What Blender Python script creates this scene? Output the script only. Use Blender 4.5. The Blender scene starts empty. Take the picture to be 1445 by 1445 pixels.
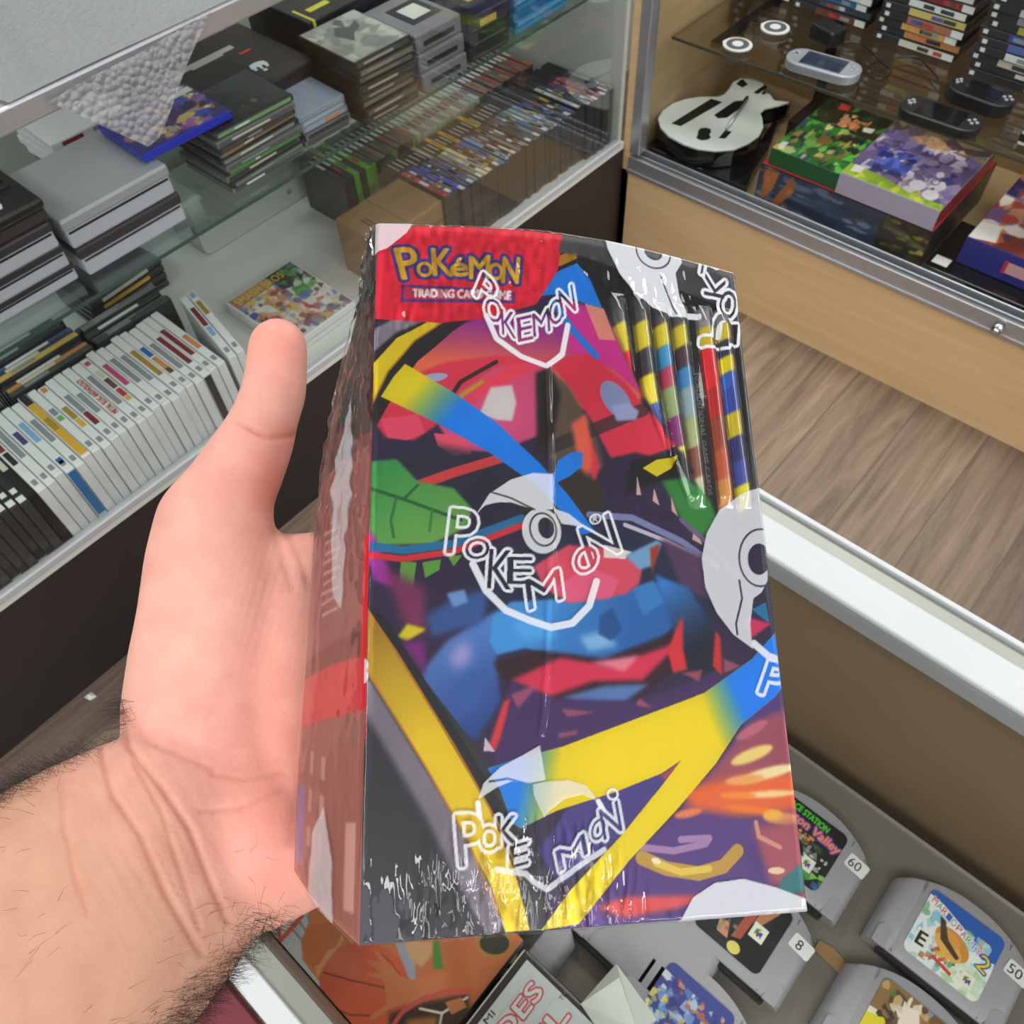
import bpy, math, random, numpy as np
from mathutils import Matrix, Vector
random.seed(7); RNG = np.random.default_rng(7)
C = bpy.context.scene.collection
SC = bpy.context.scene
# ------------------------------------------------------------------ camera
F = 1180.0; CAM = np.array([0, 0, 1.55])
R = np.array([[0.7511284694717355, -0.5225980089731387, 0.40335758746595995],
              [0.6590558470521785, 0.6288841599470655, -0.41249255003455465],
              [-0.03809741218749419, 0.5756700742482497, 0.816794070007631]])
def ray(x, y): return R @ np.array([(x-722.5)/F, -(y-722.5)/F, -1.0])
def at(x, y, z=None, px=None, py=None):
    d = ray(x, y)
    t = ((z-CAM[2])/d[2]) if z is not None else ((px-CAM[0])/d[0]) if px is not None else ((py-CAM[1])/d[1])
    return CAM + t*d
def atd(x, y, dist): return CAM + dist*ray(x, y)          # dist along the optical axis
cam = bpy.data.cameras.new('camera'); co = bpy.data.objects.new('camera', cam); C.objects.link(co)
M4 = Matrix.Identity(4)
for i in range(3):
    for j in range(3): M4[i][j] = R[i, j]
M4.translation = Vector(CAM); co.matrix_world = M4
cam.sensor_width = 36; cam.lens = 36*F/1445; cam.clip_start = .01
cam.dof.use_dof = True; cam.dof.focus_distance = .245; cam.dof.aperture_fstop = 48
SC.camera = co

# ------------------------------------------------------------------ materials
def lin(c):
    c = np.asarray(c, float)
    return np.where(c <= .04045, c/12.92, ((c+.055)/1.055)**2.4)
def hexc(h): return tuple(int(h[i:i+2], 16)/255 for i in (0, 2, 4))
def rgb(c): return hexc(c) if isinstance(c, str) else c
MATS = {}
def mat(name, col, rough=.5, metal=0, bump=0, bscale=200, noise=0, nscale=20, spec=.5, coat=0):
    if name in MATS: return MATS[name]
    m = bpy.data.materials.new(name); m.use_nodes = True; nt = m.node_tree; b = nt.nodes['Principled BSDF']
    L = [*lin(rgb(col)), 1]
    b.inputs['Base Color'].default_value = L; b.inputs['Roughness'].default_value = rough
    b.inputs['Metallic'].default_value = metal; b.inputs['Specular IOR Level'].default_value = spec
    b.inputs['Coat Weight'].default_value = coat; b.inputs['Coat Roughness'].default_value = .05
    tc = nt.nodes.new('ShaderNodeTexCoord')
    n = nt.nodes.new('ShaderNodeTexNoise'); n.inputs['Scale'].default_value = nscale; n.inputs['Detail'].default_value = 4
    nt.links.new(tc.outputs['Object'], n.inputs['Vector'])
    mx = nt.nodes.new('ShaderNodeMix'); mx.data_type = 'RGBA'; mx.blend_type = 'MULTIPLY'
    mr = nt.nodes.new('ShaderNodeMapRange'); mr.inputs['To Min'].default_value = 1-max(noise, .04); mr.inputs['To Max'].default_value = 1+max(noise, .04)
    nt.links.new(n.outputs['Fac'], mr.inputs['Value'])
    mx.inputs['Factor'].default_value = 1; mx.inputs['A'].default_value = L
    nt.links.new(mr.outputs['Result'], mx.inputs['B']); nt.links.new(mx.outputs['Result'], b.inputs['Base Color'])
    if bump:
        n2 = nt.nodes.new('ShaderNodeTexNoise'); n2.inputs['Scale'].default_value = bscale; n2.inputs['Detail'].default_value = 3
        nt.links.new(tc.outputs['Object'], n2.inputs['Vector'])
        bp = nt.nodes.new('ShaderNodeBump'); bp.inputs['Strength'].default_value = bump; bp.inputs['Distance'].default_value = .002
        nt.links.new(n2.outputs['Fac'], bp.inputs['Height']); nt.links.new(bp.outputs['Normal'], b.inputs['Normal'])
    MATS[name] = m; return m
def cmat(h, rough=.45): return mat('printed_'+h, h, rough)
def glassmat(name, tint, refl=.9, haze=0, rough=.0, bump=None):
    """thin pane: what passes is tinted, the rest mirrors by Fresnel"""
    m = bpy.data.materials.new(name); m.use_nodes = True; nt = m.node_tree; nt.nodes.clear()
    o = nt.nodes.new('ShaderNodeOutputMaterial'); t = nt.nodes.new('ShaderNodeBsdfTransparent'); g = nt.nodes.new('ShaderNodeBsdfGlossy')
    t.inputs['Color'].default_value = [*tint, 1]; g.inputs['Roughness'].default_value = rough
    fr = nt.nodes.new('ShaderNodeFresnel'); fr.inputs['IOR'].default_value = 1.35
    mu = nt.nodes.new('ShaderNodeMath'); mu.operation = 'MULTIPLY'; mu.inputs[1].default_value = refl
    nt.links.new(fr.outputs[0], mu.inputs[0])
    s = nt.nodes.new('ShaderNodeMixShader'); nt.links.new(mu.outputs[0], s.inputs[0])
    base = t
    if haze:
        d = nt.nodes.new('ShaderNodeBsdfDiffuse'); d.inputs['Color'].default_value = (.46, .47, .50, 1)
        h = nt.nodes.new('ShaderNodeMixShader'); h.inputs[0].default_value = haze
        nt.links.new(t.outputs[0], h.inputs[1]); nt.links.new(d.outputs[0], h.inputs[2]); base = h
    nt.links.new(base.outputs[0], s.inputs[1]); nt.links.new(g.outputs[0], s.inputs[2]); nt.links.new(s.outputs[0], o.inputs[0])
    if bump:
        tc = nt.nodes.new('ShaderNodeTexCoord')
        v = nt.nodes.new('ShaderNodeTexVoronoi'); v.inputs['Scale'].default_value = bump
        nt.links.new(tc.outputs['Object'], v.inputs['Vector'])
        bp = nt.nodes.new('ShaderNodeBump'); bp.inputs['Strength'].default_value = 1; bp.inputs['Distance'].default_value = .006; bp.invert = True
        nt.links.new(v.outputs['Distance'], bp.inputs['Height'])
        for nd in [g, fr] + ([d] if haze else []): nt.links.new(bp.outputs['Normal'], nd.inputs['Normal'])
    MATS[name] = m; return m
def artmat(name, rough=.35, coat=0, spec=.5):
    if name in MATS: return MATS[name]
    m = bpy.data.materials.new(name); m.use_nodes = True; nt = m.node_tree; b = nt.nodes['Principled BSDF']
    a = nt.nodes.new('ShaderNodeAttribute'); a.attribute_name = 'print'
    nt.links.new(a.outputs['Color'], b.inputs['Base Color']); b.inputs['Roughness'].default_value = rough
    b.inputs['Specular IOR Level'].default_value = spec
    b.inputs['Coat Weight'].default_value = coat; MATS[name] = m; return m
def woodmat(name, c1, c2, sc=(3, 3, 40), rough=.45):
    m = bpy.data.materials.new(name); m.use_nodes = True; nt = m.node_tree; b = nt.nodes['Principled BSDF']
    tc = nt.nodes.new('ShaderNodeTexCoord'); mp = nt.nodes.new('ShaderNodeMapping'); mp.inputs['Scale'].default_value = sc
    n = nt.nodes.new('ShaderNodeTexNoise'); n.inputs['Scale'].default_value = 1; n.inputs['Detail'].default_value = 6; n.inputs['Distortion'].default_value = .6
    r = nt.nodes.new('ShaderNodeValToRGB'); r.color_ramp.elements[0].color = [*lin(rgb(c1)), 1]; r.color_ramp.elements[1].color = [*lin(rgb(c2)), 1]
    r.color_ramp.elements[0].position = .3; r.color_ramp.elements[1].position = .7
    nt.links.new(tc.outputs['Object'], mp.inputs[0]); nt.links.new(mp.outputs[0], n.inputs['Vector']); nt.links.new(n.outputs['Fac'], r.inputs[0])
    nt.links.new(r.outputs[0], b.inputs['Base Color']); b.inputs['Roughness'].default_value = rough; MATS[name] = m; return m
def floormat():
    m = bpy.data.materials.new('plank_floor'); m.use_nodes = True; nt = m.node_tree; b = nt.nodes['Principled BSDF']
    N = nt.nodes.new; K = nt.links.new
    tc = N('ShaderNodeTexCoord'); mp = N('ShaderNodeMapping'); mp.inputs['Rotation'].default_value = (0, 0, math.pi/2); mp.inputs['Location'].default_value = (.33, .045, 0)
    br = N('ShaderNodeTexBrick'); br.inputs['Scale'].default_value = 1; br.inputs['Brick Width'].default_value = 1.45; br.inputs['Row Height'].default_value = .165
    br.inputs['Mortar Size'].default_value = .0012; br.inputs['Bias'].default_value = 0; br.offset = .37
    br.inputs['Color1'].default_value = (0, 0, 0, 1); br.inputs['Color2'].default_value = (1, 1, 1, 1); br.inputs['Mortar'].default_value = (.1, .1, .1, 1)
    K(tc.outputs['Object'], mp.inputs[0]); K(mp.outputs[0], br.inputs['Vector'])
    r = N('ShaderNodeValToRGB'); r.color_ramp.elements[0].color = [*lin(hexc('695a52')), 1]; r.color_ramp.elements[1].color = [*lin(hexc('9a8672')), 1]
    K(br.outputs['Color'], r.inputs[0])
    m2 = N('ShaderNodeMapping'); m2.inputs['Scale'].default_value = (22, 1.6, 1)
    ad = N('ShaderNodeVectorMath'); ad.operation = 'MULTIPLY_ADD'; ad.inputs[1].default_value = (3, 9, 0)
    K(br.outputs['Color'], ad.inputs[0]); K(tc.outputs['Object'], ad.inputs[2]); K(ad.outputs[0], m2.inputs[0])
    n = N('ShaderNodeTexNoise'); n.inputs['Scale'].default_value = 1; n.inputs['Detail'].default_value = 8; n.inputs['Distortion'].default_value = 1.6; n.inputs['Roughness'].default_value = .62
    K(m2.outputs[0], n.inputs['Vector'])
    r2 = N('ShaderNodeValToRGB'); r2.color_ramp.elements[0].position = .3; r2.color_ramp.elements[1].position = .72
    r2.color_ramp.elements[0].color = (.44, .41, .41, 1); r2.color_ramp.elements[1].color = (1.18, 1.15, 1.1, 1); K(n.outputs['Fac'], r2.inputs[0])
    mx = N('ShaderNodeMix'); mx.data_type = 'RGBA'; mx.blend_type = 'MULTIPLY'; mx.inputs['Factor'].default_value = 1
    K(r.outputs[0], mx.inputs['A']); K(r2.outputs[0], mx.inputs['B'])
    m3 = N('ShaderNodeMix'); m3.data_type = 'RGBA'; m3.blend_type = 'MIX'; K(br.outputs['Fac'], m3.inputs['Factor'])
    K(mx.outputs['Result'], m3.inputs['A']); m3.inputs['B'].default_value = (.09, .075, .06, 1)
    K(m3.outputs['Result'], b.inputs['Base Color']); b.inputs['Roughness'].default_value = .5; return m

# ------------------------------------------------------------------ mesh helpers
class MB:
    def __init__(s): s.v = []; s.f = []; s.m = []; s.mats = []
    def mi(s, m):
        if m not in s.mats: s.mats.append(m)
        return s.mats.index(m)
    def add(s, vs, fs, m):
        o = len(s.v); s.v += [tuple(v) for v in vs]; k = s.mi(m)
        for f in fs: s.f.append(tuple(i+o for i in f)); s.m.append(k)
        return s
    def box(s, x0, x1, y0, y1, z0, z1, m):
        return s.add([(x, y, z) for z in (z0, z1) for y in (y0, y1) for x in (x0, x1)],
                     [(0, 2, 3, 1), (4, 5, 7, 6), (0, 1, 5, 4), (2, 6, 7, 3), (0, 4, 6, 2), (1, 3, 7, 5)], m)
    def prism(s, pts, z0, z1, m):
        a = sum(pts[i][0]*pts[(i+1) % len(pts)][1]-pts[(i+1) % len(pts)][0]*pts[i][1] for i in range(len(pts)))
        if a < 0: pts = pts[::-1]
        n = len(pts)
        return s.add([(x, y, z0) for x, y in pts]+[(x, y, z1) for x, y in pts],
                     [tuple(range(n))[::-1], tuple(range(n, 2*n))]+[(i, (i+1) % n, n+(i+1) % n, n+i) for i in range(n)], m)
    def tube(s, path, r, m, n=8):
        path = [Vector(p) for p in path]; rs = r if isinstance(r, (list, tuple)) else [r]*len(path); vs = []; fs = []
        for i, p in enumerate(path):
            t = (path[min(i+1, len(path)-1)]-path[max(i-1, 0)]).normalized()
            a = t.orthogonal().normalized() if abs(t.z) > .9 else t.cross(Vector((0, 0, 1))).normalized(); b = t.cross(a)
            for k in range(n):
                q = 2*math.pi*k/n; vs.append(p+a*math.cos(q)*rs[i]+b*math.sin(q)*rs[i])
        for i in range(len(path)-1):
            for k in range(n): fs.append((i*n+k, i*n+(k+1) % n, (i+1)*n+(k+1) % n, (i+1)*n+k))
        fs += [tuple(range(n))[::-1], tuple(range((len(path)-1)*n, len(path)*n))]
        return s.add(vs, fs, m)
    def cyl(s, c, r, z0, z1, m, n=24):
        return s.prism([(c[0]+r*math.cos(2*math.pi*k/n), c[1]+r*math.sin(2*math.pi*k/n)) for k in range(n)], z0, z1, m)
    def build(s, name, parent=None, bevel=0, smooth=False, seg=2):
        me = bpy.data.meshes.new(name); me.from_pydata(s.v, [], s.f)
        for m in s.mats: me.materials.append(m)
        me.polygons.foreach_set('material_index', s.m)
        if smooth: me.polygons.foreach_set('use_smooth', [True]*len(s.f))
        me.update(); o = bpy.data.objects.new(name, me); C.objects.link(o)
        if parent: o.parent = parent
        if bevel:
            b = o.modifiers.new('bevel', 'BEVEL'); b.width = bevel; b.segments = seg; b.limit_method = 'ANGLE'; b.angle_limit = .6
        return o
def tag(o, label, cat, group=None, kind=None):
    if label: o['label'] = label
    if cat: o['category'] = cat
    if group: o['group'] = group
    if kind: o['kind'] = kind
    return o
def thing(name, label, cat, loc=(0, 0, 0), rz=0, group=None):
    o = bpy.data.objects.new(name, None); C.objects.link(o); o.location = loc; o.rotation_euler = (0, 0, rz); o.empty_display_size = .02
    return tag(o, label, cat, group)
def struct(o): o['kind'] = 'structure'; return o
ONES = 'zeroth first second third fourth fifth sixth seventh eighth ninth tenth eleventh twelfth thirteenth fourteenth fifteenth sixteenth seventeenth eighteenth nineteenth'.split()
def ordw(n):
    if n < 20: return ONES[n]
    t = {2: ('twenty', 'twentieth'), 3: ('thirty', 'thirtieth'), 4: ('forty', 'fortieth'), 5: ('fifty', 'fiftieth')}[n//10]
    return t[1] if n % 10 == 0 else t[0]+'-'+ONES[n % 10]
def rrect(x0, x1, y0, y1, r, n=5):
    out = []
    for cx, cy, a in ((x1-r, y1-r, 0), (x0+r, y1-r, 90), (x0+r, y0+r, 180), (x1-r, y0+r, 270)):
        for k in range(n+1):
            q = math.radians(a+90*k/n); out.append((cx+r*math.cos(q), cy+r*math.sin(q)))
    return out

# ------------------------------------------------------------------ print painter
_tt = {}
def text_tris(s):
    if s in _tt: return _tt[s]
    cu = bpy.data.curves.new('tmp', 'FONT'); cu.body = s; cu.resolution_u = 3
    ob = bpy.data.objects.new('tmp', cu); C.objects.link(ob); bpy.context.view_layer.update()
    dg = bpy.context.evaluated_depsgraph_get(); me = ob.evaluated_get(dg).to_mesh(); me.calc_loop_triangles()
    v = np.array([p.co[:2] for p in me.vertices]) if len(me.vertices) else np.zeros((0, 2))
    t = [tuple(v[i] for i in lt.vertices) for lt in me.loop_triangles]
    ob.evaluated_get(dg).to_mesh_clear(); bpy.data.objects.remove(ob); bpy.data.curves.remove(cu)
    mn, mxx = v.min(0), v.max(0)
    _tt[s] = (np.array(t), mn, mxx); return _tt[s]
class Cv:
    """a small canvas in its own pixels (x right, y down) painted with flat print shapes"""
    def __init__(s, w, h, base='ffffff'):
        s.w, s.h = w, h; s.a = np.zeros((h, w, 3)) + np.array(rgb(base)); s.map = lambda x, y: (x*s.w, y*s.h)
    def pts(s, p):
        q = np.array([s.map(x, y) for x, y in p], float); return q
    def pmask(s, q, ss=2, soft=0):
        q = np.asarray(q, float); m = np.zeros((s.h, s.w))
        x0 = max(int(q[:, 0].min())-1, 0); x1 = min(int(q[:, 0].max())+2, s.w); y0 = max(int(q[:, 1].min())-1, 0); y1 = min(int(q[:, 1].max())+2, s.h)
        if x1 <= x0 or y1 <= y0: return m
        acc = np.zeros((y1-y0, x1-x0))
        for a in range(ss):
            for b in range(ss):
                X, Y = np.meshgrid(np.arange(x0, x1)+(a+.5)/ss, np.arange(y0, y1)+(b+.5)/ss); ins = np.zeros(X.shape, bool)
                for i in range(len(q)):
                    xa, ya = q[i]; xb, yb = q[(i+1) % len(q)]
                    if ya == yb: continue
                    c = ((ya > Y) != (yb > Y)) & (X < (xb-xa)*(Y-ya)/(yb-ya)+xa); ins ^= c
                acc += ins
        m[y0:y1, x0:x1] = acc/ss/ss
        return s.blur(m, soft) if soft else m
    @staticmethod
    def blur(m, r):
        r = max(int(round(r)), 1)
        for ax in (0, 1):
            for _ in range(2):
                k = np.ones(2*r+1)/(2*r+1); p = np.pad(m, [(r, r) if i == ax else (0, 0) for i in (0, 1)], mode='edge')
                cs = np.cumsum(np.insert(p, 0, 0, axis=ax), axis=ax)
                m = (np.take(cs, range(2*r+1, cs.shape[ax]), ax)-np.take(cs, range(0, cs.shape[ax]-2*r-1), ax))/(2*r+1)
        return m
    def put(s, m, col, al=1):
        if isinstance(col, np.ndarray) and col.ndim == 3: c = col
        else: c = np.array(rgb(col))
        m = (m*al)[..., None]; s.a = s.a*(1-m)+c*m
    def poly(s, p, col, soft=0, al=1): s.put(s.pmask(s.pts(p), soft=soft), col, al)
    def grad(s, p, c0, c1, pa, pb, al=1, soft=0):
        """two printed inks blending from pa to pb"""
        A, B = s.pts([pa])[0], s.pts([pb])[0]; d = B-A
        X, Y = np.meshgrid(np.arange(s.w)+.5, np.arange(s.h)+.5); t = np.clip(((X-A[0])*d[0]+(Y-A[1])*d[1])/(d@d), 0, 1)[..., None]
        s.put(s.pmask(s.pts(p), soft=soft), np.array(rgb(c0))*(1-t)+np.array(rgb(c1))*t, al)
    def lmask(s, p, wd, closed=False):
        q = s.pts(p); X, Y = np.meshgrid(np.arange(s.w)+.5, np.arange(s.h)+.5); D = np.full(X.shape, 1e9)
        n = len(q)
        for i in range(n if closed else n-1):
            a, b = q[i], q[(i+1) % n]; d = b-a; L = max(d@d, 1e-9); t = np.clip(((X-a[0])*d[0]+(Y-a[1])*d[1])/L, 0, 1)
            D = np.minimum(D, np.hypot(X-a[0]-t*d[0], Y-a[1]-t*d[1]))
        return np.clip(wd/2-D+.5, 0, 1)
    def line(s, p, wd, col, closed=False, al=1): s.put(s.lmask(p, wd, closed), col, al)
    def ell(s, c, r, ang=0, n=28):
        a = math.radians(ang); ca, sa = math.cos(a), math.sin(a)
        return [(c[0]+r[0]*math.cos(2*math.pi*k/n)*ca-r[1]*math.sin(2*math.pi*k/n)*sa, c[1]+r[0]*math.cos(2*math.pi*k/n)*sa+r[1]*math.sin(2*math.pi*k/n)*ca) for k in range(n)]
    def tmask(s, txt, bl, br, hgt):
        """text from baseline-left bl to baseline-right br; hgt = vector baseline -> cap top"""
        T, mn, mx = text_tris(txt); m = np.zeros((s.h, s.w)); bl = np.array(bl, float); ex = np.array(br, float)-bl; ey = np.array(hgt, float)
        for t in T:
            p = [bl+ex*((q[0]-mn[0])/(mx[0]-mn[0]))+ey*(q[1]/.72) for q in t]
            m = np.maximum(m, 0)+s.pmask(s.pts(p), ss=2)
        return np.clip(m, 0, 1)
    def text(s, txt, bl, br, hgt, col, al=1, grow=0):
        m = s.tmask(txt, bl, br, hgt)
        if grow: m = s.dil(m, grow)
        s.put(m, col, al); return m
    @staticmethod
    def dil(m, r):
        o = m.copy(); R_ = int(math.ceil(r))
        for dy in range(-R_, R_+1):
            for dx in range(-R_, R_+1):
                if dx*dx+dy*dy <= r*r+.5: o = np.maximum(o, np.roll(np.roll(m, dy, 0), dx, 1))
        return o
    def blobs(s, n, pal, smin, smax, box=(0, 1, 0, 1), seed=1):
        g = np.random.default_rng(seed)
        for _ in range(n):
            c = (box[0]+(box[1]-box[0])*g.random(), box[2]+(box[3]-box[2])*g.random()); r = smin+(smax-smin)*g.random()
            k = g.integers(3, 8); ph = g.random()*6.28; st = .4+g.random()
            p = [(c[0]+r*st*(.5+g.random()*.6)*math.cos(ph+6.283*i/k), c[1]+r*(.5+g.random()*.6)*math.sin(ph+6.283*i/k)) for i in range(k)]
            p = [(min(max(x, box[0]), box[1]), min(max(y, box[2]), box[3])) for x, y in p]
            s.poly(p, pal[g.integers(len(pal))], al=.55+.45*g.random())
def grid_art(name, cv, pos, parent, material, alpha=None, smooth=True):
    w, h = cv.w, cv.h
    co = np.zeros((h, w, 3))
    U, V = np.meshgrid(np.linspace(0, 1, w), np.linspace(0, 1, h))
    co = pos(U, V)
    me = bpy.data.meshes.new(name); nv = w*h; nf = (w-1)*(h-1)
    me.vertices.add(nv); me.vertices.foreach_set('co', np.ascontiguousarray(co.reshape(-1, 3), dtype=np.float32).ravel())
    I = np.arange(nv).reshape(h, w); q = np.stack([I[1:, :-1], I[1:, 1:], I[:-1, 1:], I[:-1, :-1]], -1).reshape(-1, 4)
    me.loops.add(nf*4); me.loops.foreach_set('vertex_index', q.astype(np.int32).ravel())
    me.polygons.add(nf); me.polygons.foreach_set('loop_start', np.arange(0, nf*4, 4, dtype=np.int32))
    me.update(calc_edges=True)
    if smooth: me.polygons.foreach_set('use_smooth', np.ones(nf, bool))
    ca = me.color_attributes.new('print', 'FLOAT_COLOR', 'POINT')
    col = np.ones((nv, 4), np.float32); col[:, :3] = lin(cv.a.reshape(-1, 3)); col[:, 3] = 1 if alpha is None else alpha.ravel()
    ca.data.foreach_set('color', col.ravel()); me.materials.append(material); me.update()
    o = bpy.data.objects.new(name, me); C.objects.link(o)
    if parent: o.parent = parent
    return o
def rect_art(name, cv, p00, eu, ev, parent, material):
    p00, eu, ev = (np.array(a, float) for a in (p00, eu, ev))
    return grid_art(name, cv, lambda U, V: p00+U[..., None]*eu+V[..., None]*ev, parent, material)

# common materials
ALU = mat('brushed_aluminium', 'b9bac0', .35, .75, noise=.08, nscale=60)
ALUW = mat('white_metal_rail', 'bcbfc3', .5, .1)
DARK = mat('dark_laminate', '2b2525', .4); BLACK = mat('black_plastic', '17171a', .35); BLACKG = mat('gloss_black_plastic', '101013', .12)
WHITE = mat('white_paint', 'd9dcd8', .5); WPLA = mat('white_case_plastic', 'e6e7ea', .3); GPLA = mat('grey_cartridge_plastic', '96959c', .42, bump=.15, bscale=900)
WALLM = mat('wall_paint', 'c9cdc8', .7); CARD = mat('brown_cardboard', '8f6e49', .8, bump=.2, bscale=150, noise=.08)
MAPLE = woodmat('maple_laminate', 'd6b284', 'e0c094', (3, 3, 45)); MAPLEI = woodmat('shaded_maple_laminate', '9f8562', 'ad9470', (4, 4, 30))  # second maple is the same wood, darkened for the shade inside the case
GLASS = glassmat('cabinet_glass', (.96, .975, .97), .28); SGLASS = glassmat('shelf_glass', (.90, .94, .93), .5); TOPG = glassmat('counter_glass', (.96, .97, .96), .55)
GEDGE = mat('glass_edge_green', '3b5550', .2); ART = artmat('printed_cover', .35, .3); PAPER = artmat('printed_paper', .5)
SMOKE = mat('smoky_case_plastic', '3a3a3d', .2); CLEARP = glassmat('clear_jewel_plastic', (.85, .88, .9), .8, .12)

# ------------------------------------------------------------------ setting
def plane_box(name, x0, x1, y0, y1, z0, z1, m): return struct(MB().box(x0, x1, y0, y1, z0, z1, m).build(name))
plane_box('floor', -1.9, 3, -2.6, 2.6, -.05, 0, floormat())
plane_box('wall_left', -1.95, -1.85, -2.6, 2.6, 0, 2.8, WALLM)
plane_box('wall_back', -1.85, 3, 2.5, 2.6, 0, 2.8, WALLM)
plane_box('ceiling', -1.95, 3, -2.6, 2.6, 2.8, 2.86, WALLM)

# ------------------------------------------------------------------ left display case
LX = -1.14
lc = thing('display_case', 'long glass display case on a dark plinth running along the left wall', 'display case', (LX, -.9, 0))
def lbox(name, x0, x1, y0, y1, z0, z1, m, bevel=0, label=None, parent=lc):
    o = MB().box(x0-LX, x1-LX, y0+.9, y1+.9, z0, z1, m).build(name, parent, bevel); 
    if label: o['label'] = label
    return o
lbox('plinth', -1.80, LX, -1.0, 1.664, 0, .322, DARK)
lbox('shelf_board', -1.80, LX, -1.0, 1.664, .322, .340, WHITE)
lbox('front_rail', LX-.012, LX+.004, -1.0, 1.645, .338, .352, ALUW, .002)
lbox('front_glass', LX-.006, LX-.001, -1.0, 1.645, .352, 1.0, GLASS)
lbox('top_rail', LX-.02, LX+.006, -1.0, 1.664, .994, 1.024, ALU, .003)
lbox('top_glass', -1.78, LX-.02, -1.0, 1.66, 1.010, 1.016, TOPG)
lbox('end_panel', -1.80, LX-.008, 1.645, 1.66, .34, 1.01, WALLM)
lbox('back_panel', -1.80, -1.78, -1.0, 1.66, .34, 1.01, WALLM)
us = lbox('glass_shelf', -1.77, -1.20, -.9, 1.64, .692, .698, SGLASS)
ge = lbox('shelf_edge', -1.2005, -1.199, -.9, 1.64, .692, .698, GEDGE, label='dark green polished edge of the glass shelf', parent=us)
for yy in (.58, -.3, 1.45):
    lbox('shelf_standard', -1.779, -1.768, yy-.012, yy+.012, .34, 1.0, BLACK)
    o = MB().prism([(-.0, -.006), (.36, -.006), (.36, .006), (0, .006)], 0, .012, BLACK).build('shelf_bracket', lc); o.location = (-1.768-LX, yy+.9, .678)

# bubble wrap thrown over the top of the case, one corner hanging down the front
BUB = glassmat('bubble_wrap', (.82, .83, .86), .9, .58, .16, 110)
BUBT = glassmat('bubble_wrap_flat', (.82, .83, .86), .9, .62, .2, 95)
for nd in BUBT.node_tree.nodes:
    if nd.type == 'BSDF_DIFFUSE': nd.inputs['Color'].default_value = (.30, .31, .33, 1)
    if nd.type == 'BUMP': nd.inputs['Strength'].default_value = .35
bw = thing('bubble_wrap', 'clear bubble wrap sheet thrown over the left display case, corner hanging down', 'bubble wrap', (LX, .45, 1.02))
def bubgrid(name, quad, n, m, wav):
    vs = []; fs = []
    q = [Vector(p) for p in quad]
    for j in range(m+1):
        for i in range(n+1):
            u, v = i/n, j/m; p = (q[0]*(1-u)+q[1]*u)*(1-v)+(q[3]*(1-u)+q[2]*u)*v
            p = p+wav*(.5+.5*math.sin(9*u+4*v)*math.cos(7*v-3*u)); vs.append(p-Vector((LX, .45, 1.02)))
    for j in range(m):
        for i in range(n): a = j*(n+1)+i; fs.append((a, a+1, a+n+2, a+n+1))
    b = MB().add(vs, fs, BUBT); return b.build(name, bw, smooth=True)
bubgrid('top_sheet', [(LX+.008, .33, 1.0265), (LX+.008, .98, 1.0265), (-1.75, .98, 1.0265), (-1.75, .20, 1.0265)], 24, 24, Vector((0, 0, .003)))
P3 = lambda x, y: at(x, y, px=LX+.012)
tri = [P3(66, 142), P3(150, 180), P3(207, 206), P3(222, 192), P3(255, 110), P3(297, 16)]
b = MB(); cen = sum((Vector(p) for p in tri), Vector())/6
def subtri(a, b_, c, n):
    vs = []; fs = []; idx = {}
    for i in range(n+1):
        for j in range(n+1-i):
            idx[i, j] = len(vs); p = a*(i/n)+b_*(j/n)+c*(1-(i+j)/n); p = p+Vector((.003*(math.sin(p.y*40)+1), 0, 0)); vs.append(p-Vector((LX, .45, 1.02)))
    for i in range(n):
        for j in range(n-i):
            fs.append((idx[i, j], idx[i+1, j], idx[i, j+1]))
            if i+j < n-1: fs.append((idx[i+1, j], idx[i+1, j+1], idx[i, j+1]))
    b.add(vs, fs, BUB)
for i in range(6): subtri(Vector(tri[i]), Vector(tri[(i+1) % 6]), cen, 8)
b.build('hanging_corner', bw, smooth=True)

# ------------------------------------------------------------------ right display case
RY = 1.67
rc = thing('display_case', 'maple display case with aluminium door track and wooden base across from the counter', 'display case', (-1.13, RY, 0))
def rbox(name, x0, x1, y0, y1, z0, z1, m, bevel=0, label=None, parent=rc):
    o = MB().box(x0+1.13, x1+1.13, y0-RY, y1-RY, z0, z1, m).build(name, parent, bevel)
    if label: o['label'] = label
    return o
rbox('base_panel', -1.145, 1.9, RY, RY+.018, 0, .262, MAPLE)
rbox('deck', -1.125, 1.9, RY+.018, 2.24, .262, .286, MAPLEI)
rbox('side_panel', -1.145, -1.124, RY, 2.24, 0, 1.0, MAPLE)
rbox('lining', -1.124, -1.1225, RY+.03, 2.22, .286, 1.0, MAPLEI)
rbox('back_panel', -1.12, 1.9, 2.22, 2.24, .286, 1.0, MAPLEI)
rbox('shelf_standard', -.90, -.875, 2.208, 2.219, .286, 1.0, BLACK)
rbox('door_post', -1.124, -1.094, RY-.004, RY+.03, .315, 1.0, ALU, .003)
t = MB()
t.box(-1.124+1.13, 1.9+1.13, -.006, .004, .262, .306, ALU).box(.006, 3.03, .004, .030, .262, .287, ALU).box(.006, 3.03, .014, .018, .287, .306, ALU).box(.006, 3.03, .028, .032, .262, .316, ALU).box(.006, 3.03, -.010, -.006, .262, .272, ALU)
t.build('door_track', rc, .0015)
rbox('glass_door', -1.094, 1.9, RY+.020, RY+.025, .29, 1.0, GLASS)
rs = rbox('glass_shelf', -1.09, 1.9, 1.755, 2.20, .572, .579, glassmat('bronze_shelf_glass', (.91, .90, .86), .4))
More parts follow.
